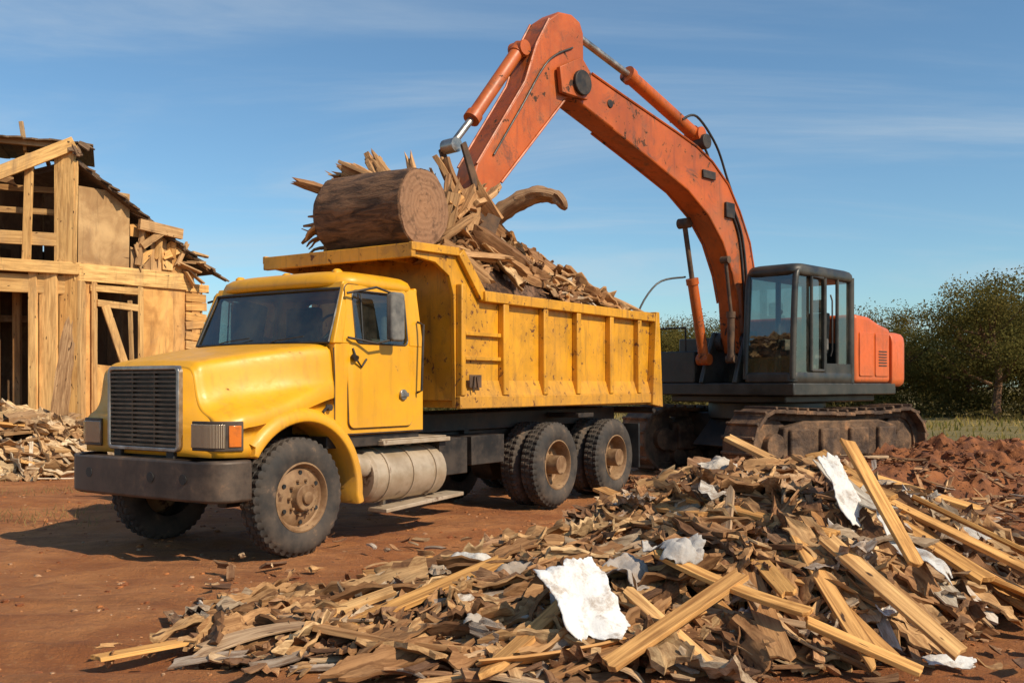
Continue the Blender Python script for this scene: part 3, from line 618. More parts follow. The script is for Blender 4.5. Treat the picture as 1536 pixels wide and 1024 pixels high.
# dump body
mb=MB()
side=[(-2.25,1.28),(-7.16,1.24),(-7.05,2.60),(-2.72,2.54),(-2.60,2.60),(-2.42,2.88),(-2.32,2.96),(-2.22,2.99),(-1.52,2.97),(-1.50,2.85),(-1.9,2.82),(-2.14,2.70),(-2.22,2.5)]
for sy in(1,-1):
    mb.prism(side,sy*1.0,sy*1.05)
mb.box(-7.1,-2.3,-1.0,1.0,1.28,1.36)
mb.box(-2.31,-2.25,-1.0,1.0,1.36,2.93)
mb.hexa([(-2.31,-1.0,2.93),(-1.5,-1.0,2.93),(-1.5,1.0,2.93),(-2.31,1.0,2.93)],[(-2.31,-1.0,2.98),(-1.5,-1.0,2.965),(-1.5,1.0,2.965),(-2.31,1.0,2.98)])
mb.box(-7.12,-7.05,-1.0,1.0,1.36,2.35)
body=mk('dump_body',mb,YELB,truck,bev=.006,label='ribbed yellow steel dump body')
mb=MB(); mb.box(-1.53,-1.46,-1.09,1.09,2.83,2.975)
for sy in(1,-1):
    mb.hexa([(-1.46,sy*1.052,2.90),(-2.26,sy*1.052,2.92),(-2.26,sy*1.10,2.92),(-1.46,sy*1.10,2.90)],[(-1.46,sy*1.052,2.985),(-2.26,sy*1.052,3.01),(-2.26,sy*1.10,3.01),(-1.46,sy*1.10,2.985)])
    mb.hexa([(-2.24,sy*1.053,2.93),(-2.33,sy*1.053,3.0),(-2.33,sy*1.11,3.0),(-2.24,sy*1.11,2.93)][::-1],[(-2.66,sy*1.053,2.46),(-2.75,sy*1.053,2.56),(-2.75,sy*1.11,2.56),(-2.66,sy*1.11,2.46)][::-1])
for y in(-.5,0,.5): mb.box(-2.25,-1.53,y-.03,y+.03,2.87,2.928)
mk('cab_guard',mb,YELB,body,bev=.008,label='yellow cab guard lip above the cab')
for sy in(1,-1):
    mb=MB(); a,b=sorted((sy*1.052,sy*1.145))
    mb.box(-7.05,-2.68,a,b,2.455,2.575); mk('top_rail',mb,YELB,body,bev=.01)
    mb=MB(); a,b=sorted((sy*1.052,sy*1.12)); mb.box(-7.10,-2.25,a,b,1.27,1.41); mk('bottom_rail',mb,YELB,body,bev=.01)
    for s,w in((2.29,.06),(3.11,.055),(3.97,.05),(4.77,.05),(5.66,.05),(6.5,.05)):
        mb=MB(); a,b=sorted((sy*1.052,sy*1.135))
        if s>2.4: mb.box(-s-w,-s+w,a,b,1.411,2.454)
        else: mb.box(-s-.04,-s+.035,a,b,1.411,2.62)
        mk('body_rib',mb,YELB,body,bev=.012)
    y0,y1=sy*1.052,sy*1.11
    mb=MB(); es=[2.33,3.11,3.97,4.77,5.66,6.5,6.9]
    for a,b in zip(es,es[1:]):
        mb.hexa([(-a,y0,1.411),(-b,y0,1.411),(-b,y1,1.411),(-a,y1,1.411)],[(-a,y0,1.58),(-b,y0,1.58),(-b,y0+sy*.004,1.58),(-a,y0+sy*.004,1.58)])
    mk('shedder_plate',mb,YELB,body)
    for z in(1.80,2.07):
        mb=MB(); a,b=sorted((sy*1.052,sy*1.10)); mb.box(-3.05,-2.38,a,b,z,z+.045); mk('ladder_rung',mb,YELB,body,bev=.006)
    mb=MB()
    mb.hexa([(-6.86,sy*1.052,1.24),(-7.20,sy*1.052,1.20),(-7.20,sy*1.16,1.20),(-6.86,sy*1.16,1.24)],[(-6.98,sy*1.052,2.6),(-7.08,sy*1.052,2.6),(-7.08,sy*1.16,2.6),(-6.98,sy*1.16,2.6)])
    mk('rear_post',mb,YELB,body,bev=.01)
for y in(.85,-.85):
    mb=MB(); mb.box(-6.5,-6.46,y-.28,y+.28,.35,.98); mk('mudflap',mb,BLK,truck,bev=.005)
mb=MB(); mb.tube([(-2.45,1.14,1.45),(-2.47,1.15,1.62),(-2.52,1.14,1.62),(-2.54,1.15,1.47)],.012,6); mb.box(-2.62,-2.4,1.122,1.132,1.5,1.64); mk('body_latch',mb,RUST,truck,bev=.004)
mb=MB(); mb.cyl((-7.02,-1.1,1.16),(-7.02,1.1,1.16),.05); mk('body_hinge',mb,DARK,truck,bev=.004)
# ------------------------------------------------------------------ LOAD
def hl(s,v):
    base=interp([(2.3,3.0),(2.7,3.42),(3.3,3.54),(4.0,3.40),(5.0,3.12),(6.0,2.88),(6.9,2.62),(7.2,2.3)],s)
    k=1-(abs(v)/1.0)**2.6
    return max(2.2,2.42+(base-2.42)*max(0,k))+.10*noise.noise(V((s*3,v*3,5)))
mb=MB(); ns,nv=80,30; vs=[]
for i in range(ns+1):
    for j in range(nv+1):
        s=lerp(2.32,7.0,i/ns); v=lerp(-.98,.98,j/nv); vs.append(TM@V((-s,v,hl(s,v)-.08+.1*noise.turbulence(V((s*5,v*5,2)),3,True)-.04)))
mb.add(vs,[(i*(nv+1)+j,(i+1)*(nv+1)+j,(i+1)*(nv+1)+j+1,i*(nv+1)+j+1) for i in range(ns) for j in range(nv)])
mk('load_mound',mb,MOUND,kind='stuff',label='packed demolition debris filling the dump body',category='debris')
def lp(): return R.uniform(2.4,6.8),R.uniform(-.88,.88)
def hlc(a,b): return hl(a,max(-.95,min(.95,b)))
def tow(t): t.v=[tuple(TM@V((-p[0],max(-.99,min(.99,p[1])) if p[2]<2.62 else p[1],p[2]))) for p in t.v]
tmp=MB(); scatter(tmp,lp,700,hlc,.24,fl=.18,yf=lambda x:R.gauss(0,.6),wm=1.3)
for k in range(60):
    s,v=lp(); flake(tmp,s,v,hl(s,v)+.04,R.uniform(.2,.5),jit(R.choice(MC[:10]),.2),.22,9,.3,R.uniform(.3,.6))
tow(tmp); mk('load_splinters',tmp,RUBB,kind='stuff',label='small splintered wood heaped in the dump body',category='debris')
tmp=MB(); slabs(tmp,lp,240,hlc,BK,(.3,.8),(.10,.26),lambda x:R.gauss(0,.5))
tow(tmp); mk('load_slabs',tmp,WOOD,kind='stuff',label='ragged bark and split slabs heaped in the dump body',category='debris')
def TP(s,v,z): return TM@V((-s,v,z))
LG='timber loaded in the dump body'
for i in range(56):
    s=2.6+3.9*R.random()**1.1; v=R.uniform(-.7,.8); a=R.gauss(0,.35); L=R.uniform(.5,1.4); ds=math.cos(a)*L/2; dv=math.sin(a)*L/2
    if abs(v)+abs(dv)>.95: dv=math.copysign(max(0,.95-abs(v)),dv)
    z=hl(s,v)+.08
    za=min(hlc(s-ds,v-dv)+.16,z+.35); zb=min(hlc(s+ds,v+dv)+.08,z+.3)
    if s+ds>7.0: continue
    plank(TP(s-ds,v-dv,max(za,2.62)),TP(s+ds,v+dv,max(zb,2.62)),R.uniform(.08,.2),R.uniform(.03,.06),R.choice(PAL),R.gauss(0,.6),rag=.10,bend=R.uniform(-.08,.08),twist=R.uniform(-.5,.5),label='broken plank heaped in the yellow dump body',group=LG)
def chunk(p0,p1,r,col,name='wood_chunk',taper=.7,curve=0,flat=.6,label='splintered wood chunk heaped on the truck load',group='wood chunks on the load'):
    p0=V(p0);p1=V(p1);c=(p0+p1)/2; mb=MB(); chunkgeo(mb,p0-c,p1-c,r,jit(col),9,9,taper,curve,flat)
    mk(name,mb,WOOD,loc=c,label=label,category='wood',group=group)
DR=[(.44,.255,.125),(.36,.20,.10),(.54,.34,.18),(.28,.155,.08),(.49,.30,.155)]
CH=[((2.3,.4,3.55),(2.05,.1,4.02),.10),((2.2,.1,3.7),(2.0,-.3,3.98),.10),((2.2,.0,3.6),(2.0,-.5,3.9),.10),((2.6,.35,3.3),(2.5,.2,4.1),.09),((2.6,.6,3.1),(2.9,.45,3.95),.10),
  ((2.5,.75,3.0),(3.5,.85,3.05),.11),((2.6,.7,3.4),(3.5,.55,3.05),.13),((3.0,.2,3.8),(3.9,.1,3.4),.11),((2.6,-.1,3.5),(2.1,-.6,3.85),.09),((2.9,.6,3.3),(3.9,.80,2.9),.12),((3.6,.2,3.7),(4.8,.1,3.25),.11),((3.2,.75,3.25),(4.6,.6,3.0),.10),((2.2,.9,3.05),(3.0,.95,2.72),.09),
  ((2.9,.7,3.0),(3.3,.6,3.8),.12),((3.0,.75,3.3),(4.1,.75,3.0),.12),((3.3,.5,3.7),(4.3,.5,3.25),.10),((3.1,.35,3.55),(3.5,.55,3.95),.10),((2.45,.7,3.2),(2.6,.75,3.75),.12),((2.3,.75,3.1),(2.7,.9,3.4),.10),((3.9,.5,3.4),(5.2,.45,3.1),.11),((4.4,.6,3.2),(5.8,.6,2.85),.11),((5.2,.3,3.15),(6.6,.2,2.8),.10),((4.0,-.1,3.5),(5.0,.2,3.2),.12),((4.8,.5,3.15),(5.5,.65,2.9),.11),((5.6,.4,3.0),(6.3,.55,2.75),.10),((3.5,.8,3.0),(4.4,.78,2.85),.10)]
for (a,b,r) in CH: chunk(TP(*a),TP(*b),r,R.choice(DR),taper=R.uniform(.6,.95),flat=R.uniform(.4,.8))
for k in range(38):
    s=R.uniform(2.1,3.4); v=R.uniform(-.45,.75); z=R.uniform(3.3,3.65); a=R.gauss(-.2,.8); L=R.uniform(.35,.8); e=R.uniform(.1,1.1)
    d=V((-math.cos(a)*math.cos(e) if R.random()<.4 else math.cos(a)*math.cos(e),-abs(math.sin(a))*math.cos(e)*.7,math.sin(e)))*L
    if s+d.x<2.4 and v+d.y>.35: d.x=abs(d.x)
    plank(TP(s,v,z),TP(s+d.x,max(-.75,v+d.y),min(z+d.z,4.15)),R.uniform(.10,.22),R.uniform(.03,.07),R.choice(DR+PAL[:5]),R.uniform(-1.2,1.2),rag=.12,bend=R.uniform(-.06,.06),twist=R.uniform(-.7,.7),label='thick torn board leaning out of the truck load',group='torn boards around the excavator arm')
def cat3(pts,per=4):
    c=[];n=len(pts)
    for i in range(n-1):
        p0=V(pts[max(i-1,0)]);p1=V(pts[i]);p2=V(pts[i+1]);p3=V(pts[min(i+2,n-1)])
        for k in range(per):
            t=k/per; c.append(.5*((2*p1)+(-p0+p2)*t+(2*p0-5*p1+4*p2-p3)*t*t+(-p0+3*p1-3*p2+p3)*t**3))
    c.append(V(pts[-1])); return c
mb=MB(); rs=[];gc=[]
PP=cat3([(-.25,0,-.22),(.05,.02,-.03),(.34,.05,.14),(.60,.08,.23),(.86,.10,.18),(.97,.12,.03)],5); N_=len(PP)
for i,p in enumerate(PP):
    r=interp([(0,.10),(.15,.17),(.5,.17),(.75,.14),(.92,.11),(1,.05)],i/(N_-1)); t=(PP[min(i+1,N_-1)]-PP[max(i-1,0)]).normalized(); b=V((-t.z,0,t.x))
    rs.append([p+(V((0,1,0))*(r*1.1*math.cos(2*math.pi*j/16))+b*(r*.62*math.sin(2*math.pi*j/16)))*(1+.32*noise.noise(V((i*.25,j*.9,0)))+.2*noise.noise(V((i*.8,j*2.1,0)))) for j in range(16)]); gc+=[(p[0],j*.03,0) for j in range(16)]
mb.rings(rs,True,0,gc,(.34,.22,.135))
mk('driftwood_branch',mb,WOOD,loc=(-.30,12.45,3.62),rot=(0,-.05,-.3),ang=35,label='thick curved grey-brown broken branch above the load',category='branch')
# log with roots
log=empty('tree_log',TP(1.86,.27,2.985),TA,label='thick cut tree log with ragged roots resting on the cab guard',category='log')
mb=MB(); rs=[]
def lr(a,y): return .425+.035*noise.noise(V((math.cos(a)*1.5,math.sin(a)*1.5,y*2)))+.012*noise.noise(V((math.cos(a)*7,math.sin(a)*7,y*3)))
for i in range(17):
    y=lerp(-.62,.66,i/16); rs.append([((lr(a,y)-(.05 if i==0 else 0))*math.cos(a),y,.41+(lr(a,y)-(.05 if i==0 else 0))*math.sin(a)) for a in [2*math.pi*k/64 for k in range(64)]])
mb.rings(rs,True); mk('bark',mb,BARK,log,ang=40,bev=.01)
mb=MB(); rs=[]
for y,rr in((.655,.97),(.672,.955),(.676,.6),(.672,.3),(.676,.01)): rs.append([(rr*lr(a,.66)*math.cos(a),y+.012*noise.noise(V((math.cos(a)*rr*4,math.sin(a)*rr*4,0))),rr*lr(a,.66)*math.sin(a)) for a in [2*math.pi*k/64 for k in range(64)]])
mb.rings(rs,False); mk('cut_face',mb,CUT,log,loc=(0,0,.41),ang=50)
mb=MB()
for k in range(60):
    a=R.uniform(0,6.28); r0=R.uniform(0,.38); p=V((r0*math.cos(a),-.57,.41+r0*math.sin(a))); d=V((math.cos(a)*.4+R.gauss(0,.25),-1,math.sin(a)*.35+R.gauss(0,.22))).normalized(); L=R.uniform(.10,.36)
    q=[p]
    for i in range(4): d=(d+V((R.gauss(0,.2),R.gauss(0,.1),R.gauss(0,.2)))).normalized(); q.append(q[-1]+d*L/4)
    rb=R.uniform(.012,.04); mb.tube(q,[rb,rb*.95,rb*.85,rb*.7,rb*.4],6,col=R.choice(DR))
mk('root_mass',mb,WOOD,log,ang=60)
for k in range(34):
    v=R.uniform(-.5,.2); s=R.uniform(1.8,2.6); z=R.uniform(3.6,3.9); p0=TP(s,v,z); p1=TP(s+R.gauss(0,.25),v-R.uniform(.15,.36),z+R.gauss(.05,.10))
    if k%3: chunk(p0,p1,R.uniform(.05,.10),R.choice(DR),taper=.75)
    else: plank(p0,p1,R.uniform(.07,.14),R.uniform(.03,.05),R.choice(DR),R.uniform(-.6,.6),rag=.07,twist=R.uniform(-.6,.6),label='torn slab of wood heaped behind the log',group='torn boards around the excavator arm')
# ------------------------------------------------------------------ EXCAVATOR
EA=math.atan2(-.714,-.70); EO=(4.47,17.5,0)
ex=empty('excavator',EO,EA,label='orange tracked excavator reaching over the truck load',category='excavator')
B=1.2
def T(t,z): return (t+B,z)
boom=[T(-.14,2.05),T(-.02,2.35),T(.05,2.9),T(.20,3.35),T(.50,3.85),T(.92,4.24),T(1.5,4.56),T(2.4,4.86),T(3.35,5.16),T(4.20,5.42),T(4.38,5.58),T(4.32,5.78),T(4.1,5.86),T(3.8,5.84),T(3.1,5.68),T(1.8,5.40),T(1.25,5.27),T(.80,5.10),T(.33,4.80),T(-.02,4.40),T(-.33,3.92),T(-.46,3.5),T(-.42,2.9),T(-.36,2.3),T(-.3,2.05)]
BW=.19
mb=MB(); mb.prism(boom,-BW,BW)
bo=mk('boom',mb,ORG,ex,bev=.03,seg=2,label='curved orange steel boom with scuffed paint')
mb=MB()
for sy in(1,-1):
    for lst in(boom[2:9],boom[13:22]):
        mb.tube([(p[0],sy*(BW+.005),p[1]) for p in lst],.018,6)
mk('boom_flange',mb,ORG,bo)
for nm,x,z,r,w in(('boom_pin',4.12,5.62,.17,.32),('boom_pin',-.16,2.25,.15,.34),('boom_pin',3.4,5.50,.06,BW+.015)):
    for sy in(1,-1):
        mb=MB(); mb.cyl((B+x,sy*.18,z),(B+x,sy*w,z),r,n=24); mk(nm,mb,DARK,bo,bev=.01)
for q in((.75,1.1,BW+.002,BW+.04,4.80,4.93),(.2,.45,BW+.002,BW+.05,4.25,4.5)):
    mb=MB(); mb.box(B+q[0],B+q[1],*q[2:]); mk('hose_clamp',mb,DARK,bo,bev=.01)
mb=MB(); mb.cyl((B+.95,-.2,5.40),(B+.95,.2,5.40),.12,n=18); mk('cylinder_mount',mb,DARK,bo,bev=.01)
stick=[T(3.95,6.36),T(4.02,6.50),T(4.2,6.56),T(4.45,6.53),T(4.66,6.38),T(4.90,6.0),T(5.12,5.45),T(5.98,4.25),T(6.08,3.95),T(5.98,3.70),T(5.8,3.75),T(5.55,4.08),T(4.95,4.72),T(4.35,5.36),T(4.02,5.55),T(3.94,5.85)]
mb=MB(); mb.prism(stick,-.17,.17)
st=mk('stick',mb,ORG,ex,bev=.025,label='tapering orange dipper arm')
for sy in(1,-1):
    mb=MB(); mb.prism([T(3.98,5.42),T(4.5,5.42),T(4.55,5.75),T(4.1,5.98),T(3.9,5.8)],sy*.22-.02 if sy>0 else -.27,sy*.22+.05 if sy>0 else -.20)
    mk('pivot_plate',mb,ORG,st,bev=.01)
mb=MB()
for sy in(1,-1): mb.tube([(p[0],sy*.172,p[1]) for p in stick[4:8]],.016,6); mb.tube([(p[0],sy*.172,p[1]) for p in stick[11:14]],.016,6)
mk('stick_flange',mb,ORG,st)
def hyd(name,p0,pm,p1,r,par,m=ORG,rm=None):
    mb=MB(); mb.cyl(p0,pm,r,n=20); p0=V(p0);pm=V(pm);p1=V(p1);d=(pm-p0).normalized(); mb.cyl(pm-d*.08,pm+d*.02,r*1.22,n=20); mb.cyl(p0-d*.04,p0+d*.1,r*1.15,n=20)
    mb.cyl(p0-V((0,r*1.3,0)),p0+V((0,r*1.3,0)),r*1.1,n=16)
    o=mk(name,mb,m,par,ang=35)
    mb=MB(); mb.cyl(pm,p1,r*.5,n=16); mb.cyl(p1-V((0,r*1.2,0)),p1+V((0,r*1.2,0)),r*1.0,n=16); mk('piston_rod',mb,rm or ROD,o)
    return o
hyd('hydraulic_cylinder',(B+1.0,0,5.52),(B+2.75,0,6.10),(B+4.05,0,6.42),.105,ex)
hyd('hydraulic_cylinder',(B+5.05,0,5.92),(B+5.9,0,4.85),(B+6.25,0,4.45),.09,ex)
hyd('hydraulic_cylinder',(B+.35,-.26,1.95),(B+.70,-.26,3.25),(B+.92,-.26,4.15),.085,ex,rm=RUST)
hyd('hydraulic_cylinder',(B+.35,.26,1.95),(B+.35,.255,2.7),(B+.50,.245,3.55),.06,ex,m=RUST,rm=RUST)
def arcp(pts): return cat3(pts,6)
for y in(-.12,.1):
    mb=MB(); mb.tube(arcp([(B+1.5,y,5.66),(B+1.1,y,5.78),(B+.55,y,5.42),(B+.2,y,4.90),(B-.2,y,4.30)]),.02,8); mk('hydraulic_hose',mb,BLK,bo)
for pts,r in(([(B+.75,-.36,3.3),(B+1.35,-.5,3.15),(B+1.75,-.6,2.55),(B+1.45,-.6,1.95)],.016),([(B+.22,.205,4.45),(B-.06,.21,4.0),(B-.20,.21,3.3),(B-.25,.21,2.5)],.02),([(B+.32,.205,4.42),(B+.04,.21,4.0),(B-.10,.21,3.3),(B-.17,.21,2.5)],.02),([(B+4.2,.185,6.1),(B+4.7,.19,5.8),(B+5.2,.185,5.1),(B+5.7,.185,4.4)],.014)):
    mb=MB(); mb.tube(arcp(pts),r,8); mk('hydraulic_hose',mb,BLK,bo)
mb=MB(); prof=[(5.75,3.6),(6.0,3.70),(6.3,3.6),(6.45,3.35),(6.45,3.1),(6.3,2.9),(6.1,2.85)]
for sy in(1,-1): mb.prism([T(*p) for p in prof],min(sy*.36,sy*.38),max(sy*.36,sy*.38))
for a,b in zip(prof,prof[1:]): mb.beam(V((a[0]+B,0,a[1])),V((b[0]+B,0,b[1])),.71,.03)
for y in(-.3,-.1,.1,.3): mb.hexa([(B+6.2,y-.05,2.86),(B+6.2,y+.05,2.86),(B+6.12,y+.05,2.81),(B+6.12,y-.05,2.81)],[(B+5.93,y-.02,2.79),(B+5.93,y+.02,2.79),(B+5.93,y+.02,2.77),(B+5.93,y-.02,2.77)])
bk=mk('bucket',mb,RUST,ex,bev=.008,label='dark steel bucket buried in the timber')
for y in(-.22,.18):
    mb=MB(); mb.prism([T(5.85,3.75),T(6.0,3.75),T(6.27,4.43),T(6.2,4.48)],y,y+.04); mk('bucket_link',mb,RUST,bk,bev=.008)
mb=MB(); mb.prism([(1.5,-1.35),(1.5,1.35),(-2.2,1.35),(-2.8,1.1),(-2.8,-1.1),(-2.2,-1.35)],1.36,1.56,ax='z')
mb.prism([(1.3,-1.1),(1.3,1.1),(-1.9,1.1),(-1.9,-1.1)],1.24,1.355,ax='z')
mb.cyl((0,0,.95),(0,0,1.235),1.0,n=36)
mb.box(.75,1.48,-1.34,-.5,1.562,2.10); mb.box(-.5,.74,-1.33,-.5,1.562,2.35)
for y in (.30,-.34): mb.prism([(.7,1.56),(1.55,1.56),(1.4,1.95),(1.15,2.42),(.88,2.42)],y-.04,y+.04)
mk('swing_platform',mb,CABG,ex,bev=.02,label='dark slewing platform with steps')
mb=MB(); mb.tube([(1.45,-1.3,2.1),(1.45,-1.3,2.5),(1.45,-.7,2.5),(1.45,-.7,2.1)],.018,8); mk('handrail',mb,DARK,ex)
mb=MB(); mb.prism([(-.62,1.562),(-2.0,1.562),(-2.0,2.54),(-1.62,2.60),(-1.15,2.72),(-.62,2.74)],-1.3,1.35)
en=mk('engine_cover',mb,ORGC,ex,bev=.07,seg=4,label='orange engine cover')
for a,b in((-1.28,-.74),(-1.90,-1.36)):
    mb=MB(); mb.prism([(p[0]+(a+b)/2,p[1]+2.06) for p in rrect((b-a)/2,.38,.04)],1.351,1.368); mk('cover_door',mb,ORGC,en,bev=.006)
mb=MB()
for k in range(6): mb.box(-1.80,-1.48,1.369,1.376,1.86+k*.05,1.88+k*.05)
mk('cover_vent',mb,DARK,en)
mb=MB(); mb.rings([[(x-.42,y,z) for x,y in [(-1.62,1.37*k),(-2.05,1.37*k),(-2.2,1.34*k),(-2.42,1.23*k),(-2.60,1.05*k),(-2.74,.8*k),(-2.82,.45*k),(-2.85,0),(-2.82,-.45*k),(-2.74,-.8*k),(-2.60,-1.05*k),(-2.42,-1.23*k),(-2.2,-1.34*k),(-1.62,-1.37*k)]] for z,k in((1.50,.94),(1.56,.99),(1.64,1.0),(2.30,1.0),(2.40,.985),(2.46,.95),(2.49,.88))],True)
mk('counterweight',mb,ORGC,ex,bev=.015,seg=3,ang=50,label='rounded orange counterweight')
mb=MB(); mb.tube([(-1.3,-.5,2.62),(-1.3,-.5,2.85),(-1.38,-.5,2.92)],.05,12); mk('exhaust_pipe',mb,DARK,ex)
cx0,cx1,cy0,cy1=1.50,-.60,.42,1.35; z0,z1=1.56,3.42
mb=MB()
def rpost(x,y,r=.05,za=z0,zb=3.34,dx=0,top=0):
    pts=[(x,y,za),(x+dx*.3,y,lerp(za,zb,.5)),(x+dx*.8,y,zb-.12),(x+dx*1.0+top,y,zb)]
    mb.tube(cat3(pts,4),r,12)
for y in(cy0+.05,cy1-.05): rpost(cx0-.05,y,.05,1.62,3.34,-.12,-.08); rpost(.42,y,.045); rpost(cx1+.08,y,.065)
xc=mk('cab',mb,CABG,ex,label='dark framed operator cab with large windows')
mb=MB(); mb.rings([[((cx0+cx1)/2+p[0]*k,(cy0+cy1)/2+p[1]*k,z) for p in rrect(1.05,.465,.14,8)] for z,k in((1.56,.97),(1.58,1.0),(1.70,1.0),(1.73,.97))],True)
mb.box(cx1+.03,.42,cy1-.06,cy1-.012,1.72,1.88); mb.box(cx1+.03,cx1+.08,cy0+.05,cy1-.05,1.72,2.25)
mk('cab_base',mb,CABG,xc,bev=.01,ang=50)
mb=MB(); mb.rings([[( (cx0+cx1)/2-.06+p[0]*k,(cy0+cy1)/2+p[1]*k,z) for p in rrect(1.03,.475,.20,8)] for z,k in((3.26,.95),(3.29,.99),(3.33,1.0),(3.39,.985),(3.43,.94),(3.455,.84),(3.46,.6))],True); mk('cab_roof',mb,CABG,xc,ang=60)
for vs in([(1.47,cy0+.06,1.72),(1.47,cy1-.06,1.72),(1.36,cy1-.06,3.3),(1.36,cy0+.06,3.3)],[(1.43,cy1-.05,1.72),(.44,cy1-.05,1.72),(.44,cy1-.05,3.3),(1.32,cy1-.05,3.3)],[(1.43,cy0+.05,1.72),(-.5,cy0+.05,1.72),(-.5,cy0+.05,3.3),(1.32,cy0+.05,3.3)],[(-.0,cy1-.05,1.88),(-.5,cy1-.05,1.88),(-.5,cy1-.05,3.3),(-.0,cy1-.05,3.3)]):
    mb=MB(); mb.add(vs,[(0,1,2,3)]); mk('cab_window',mb,GLX,xc)
mb=MB()
def dfr(pts,r=.028): mb.tube(pts+[pts[0]],r,8)
dfr([(.90,cy1-.02,1.76),(.50,cy1-.02,1.76),(.48,cy1-.02,1.85),(.48,cy1-.02,3.18),(.52,cy1-.02,3.26),(.90,cy1-.02,3.26)]); mb.tube([(-.0,cy1-.03,1.86),(-.0,cy1-.03,3.28)],.03,8)
mk('door_frame',mb,CABG,xc)
mb=MB(); mb.tube([(.35,cy1+.03,2.0),(.35,cy1+.06,2.1),(.35,cy1+.06,2.9),(.35,cy1+.03,3.0)],.015,6); mk('grab_handle',mb,BLK,xc)
mb=MB(); mb.box(-.05,.45,.65,1.12,1.95,2.12); mb.hexa([(-.12,.66,2.05),(.02,.66,2.05),(.02,1.11,2.05),(-.12,1.11,2.05)],[(-.25,.69,2.75),(-.14,.69,2.75),(-.14,1.08,2.75),(-.25,1.08,2.75)]); mb.box(-.28,-.16,.76,1.0,2.76,2.98); mb.box(.1,.3,.75,1.0,1.72,1.95); mb.box(.1,.45,.52,.62,2.1,2.30);mb.box(.1,.45,1.15,1.23,2.1,2.30)
mk('operator_seat',mb,SEAT,xc,bev=.03,seg=3)
mb=MB(); mb.cyl((.95,.7,1.72),(.85,.7,2.3),.02); mb.box(.80,.95,.62,.8,2.28,2.34); mk('control_lever',mb,BLK,xc,bev=.01)
UA=math.atan2(-.53,-.85)-EA
def track(y,nm='track'):
    W=.34; Lh=1.52; r=.58; zc=.57
    mb=MB(); per=4*Lh+2*math.pi*r; n=42
    def pos(d):
        d%=per
        if d<2*Lh: 
            x=Lh-d; sag=-.06*math.sin(math.pi*d/(2*Lh)); return V((x,0,zc+r+sag)),V((-1,0,0))
        d-=2*Lh
        if d<math.pi*r: a=math.pi/2+d/r; return V((-Lh+r*math.cos(a),0,zc+r*math.sin(a))),V((-math.sin(a),0,math.cos(a)))
        d-=math.pi*r
        if d<2*Lh: return V((-Lh+d,0,zc-r)),V((1,0,0))
        d-=2*Lh; a=-math.pi/2+d/r; return V((Lh+r*math.cos(a),0,zc+r*math.sin(a))),V((-math.sin(a),0,math.cos(a)))
    for i in range(n):
        p,t=pos(per*i/n); nn=V((t.z,0,-t.x))
        cx=max(-Lh,min(Lh,p.x))
        if nn.dot(p-V((cx,0,zc)))<0: nn=-nn
        h=per/n*.52
        def pt(a,b,c): return p+t*a+V((0,b,0))+nn*c
        j=R.uniform(-.014,.014)
        mb.hexa([pt(-h,-W,-.06+j),pt(h,-W,-.06+j),pt(h,W,-.06+j),pt(-h,W,-.06+j)],[pt(-h,-W,j),pt(h,-W,j),pt(h,W,j),pt(-h,W,j)])
        mb.hexa([pt(-h*.9,-W,j),pt(-h*.4,-W,j),pt(-h*.4,W,j),pt(-h*.9,W,j)],[pt(-h*.85,-W,.05+j),pt(-h*.5,-W,.05+j),pt(-h*.5,W,.05+j),pt(-h*.85,W,.05+j)])
        mb.hexa([pt(-h,-.18,-.17),pt(h,-.18,-.17),pt(h,.18,-.17),pt(-h,.18,-.17)],[pt(-h,-.18,-.05),pt(h,-.18,-.05),pt(h,.18,-.05),pt(-h,.18,-.05)])
    bx=-.12
    tr=mk(nm,mb,TRK,ex,loc=(math.sin(-UA)*y+bx*math.cos(UA),math.cos(UA)*y+bx*math.sin(UA),0),rot=(0,0,UA),bev=.008,seg=1,label='mud-caked steel crawler track')
    for x,rr in((Lh,.43),(-Lh,.43)): mb=MB(); mb.cyl((x,-.14,zc),(x,.14,zc),rr,n=28); mb.cyl((x,-.26,zc),(x,.26,zc),.2,n=20); mk('track_sprocket',mb,TRK,tr,bev=.01)
    for i in range(7): mb=MB(); x=-1.2+i*.40; mb.cyl((x,-.28,.24),(x,.28,.24),.15,n=16); mk('track_roller',mb,TRK,tr,bev=.01)
    mb=MB(); mb.prism([(-1.4,.36),(1.4,.36),(1.35,.86),(.9,.96),(-.9,.96),(-1.35,.86)],-.26,.26)
    for x in(-1.05,-.35,.35,1.05): mb.box(x-.22,x+.22,-.33,.33,.38,.84)
    mk('track_frame',mb,TRK,tr,bev=.03)
track(1.3);track(-1.3)
mb=MB(); mb.box(-.8,.8,-1.15,1.15,.62,1.05); mb.prism([(-1.3,.5),(1.3,.5),(.8,1.0),(-.8,1.0)],-.5,.5)
mk('undercarriage',mb,DARK,ex,rot=(0,0,UA),bev=.03)
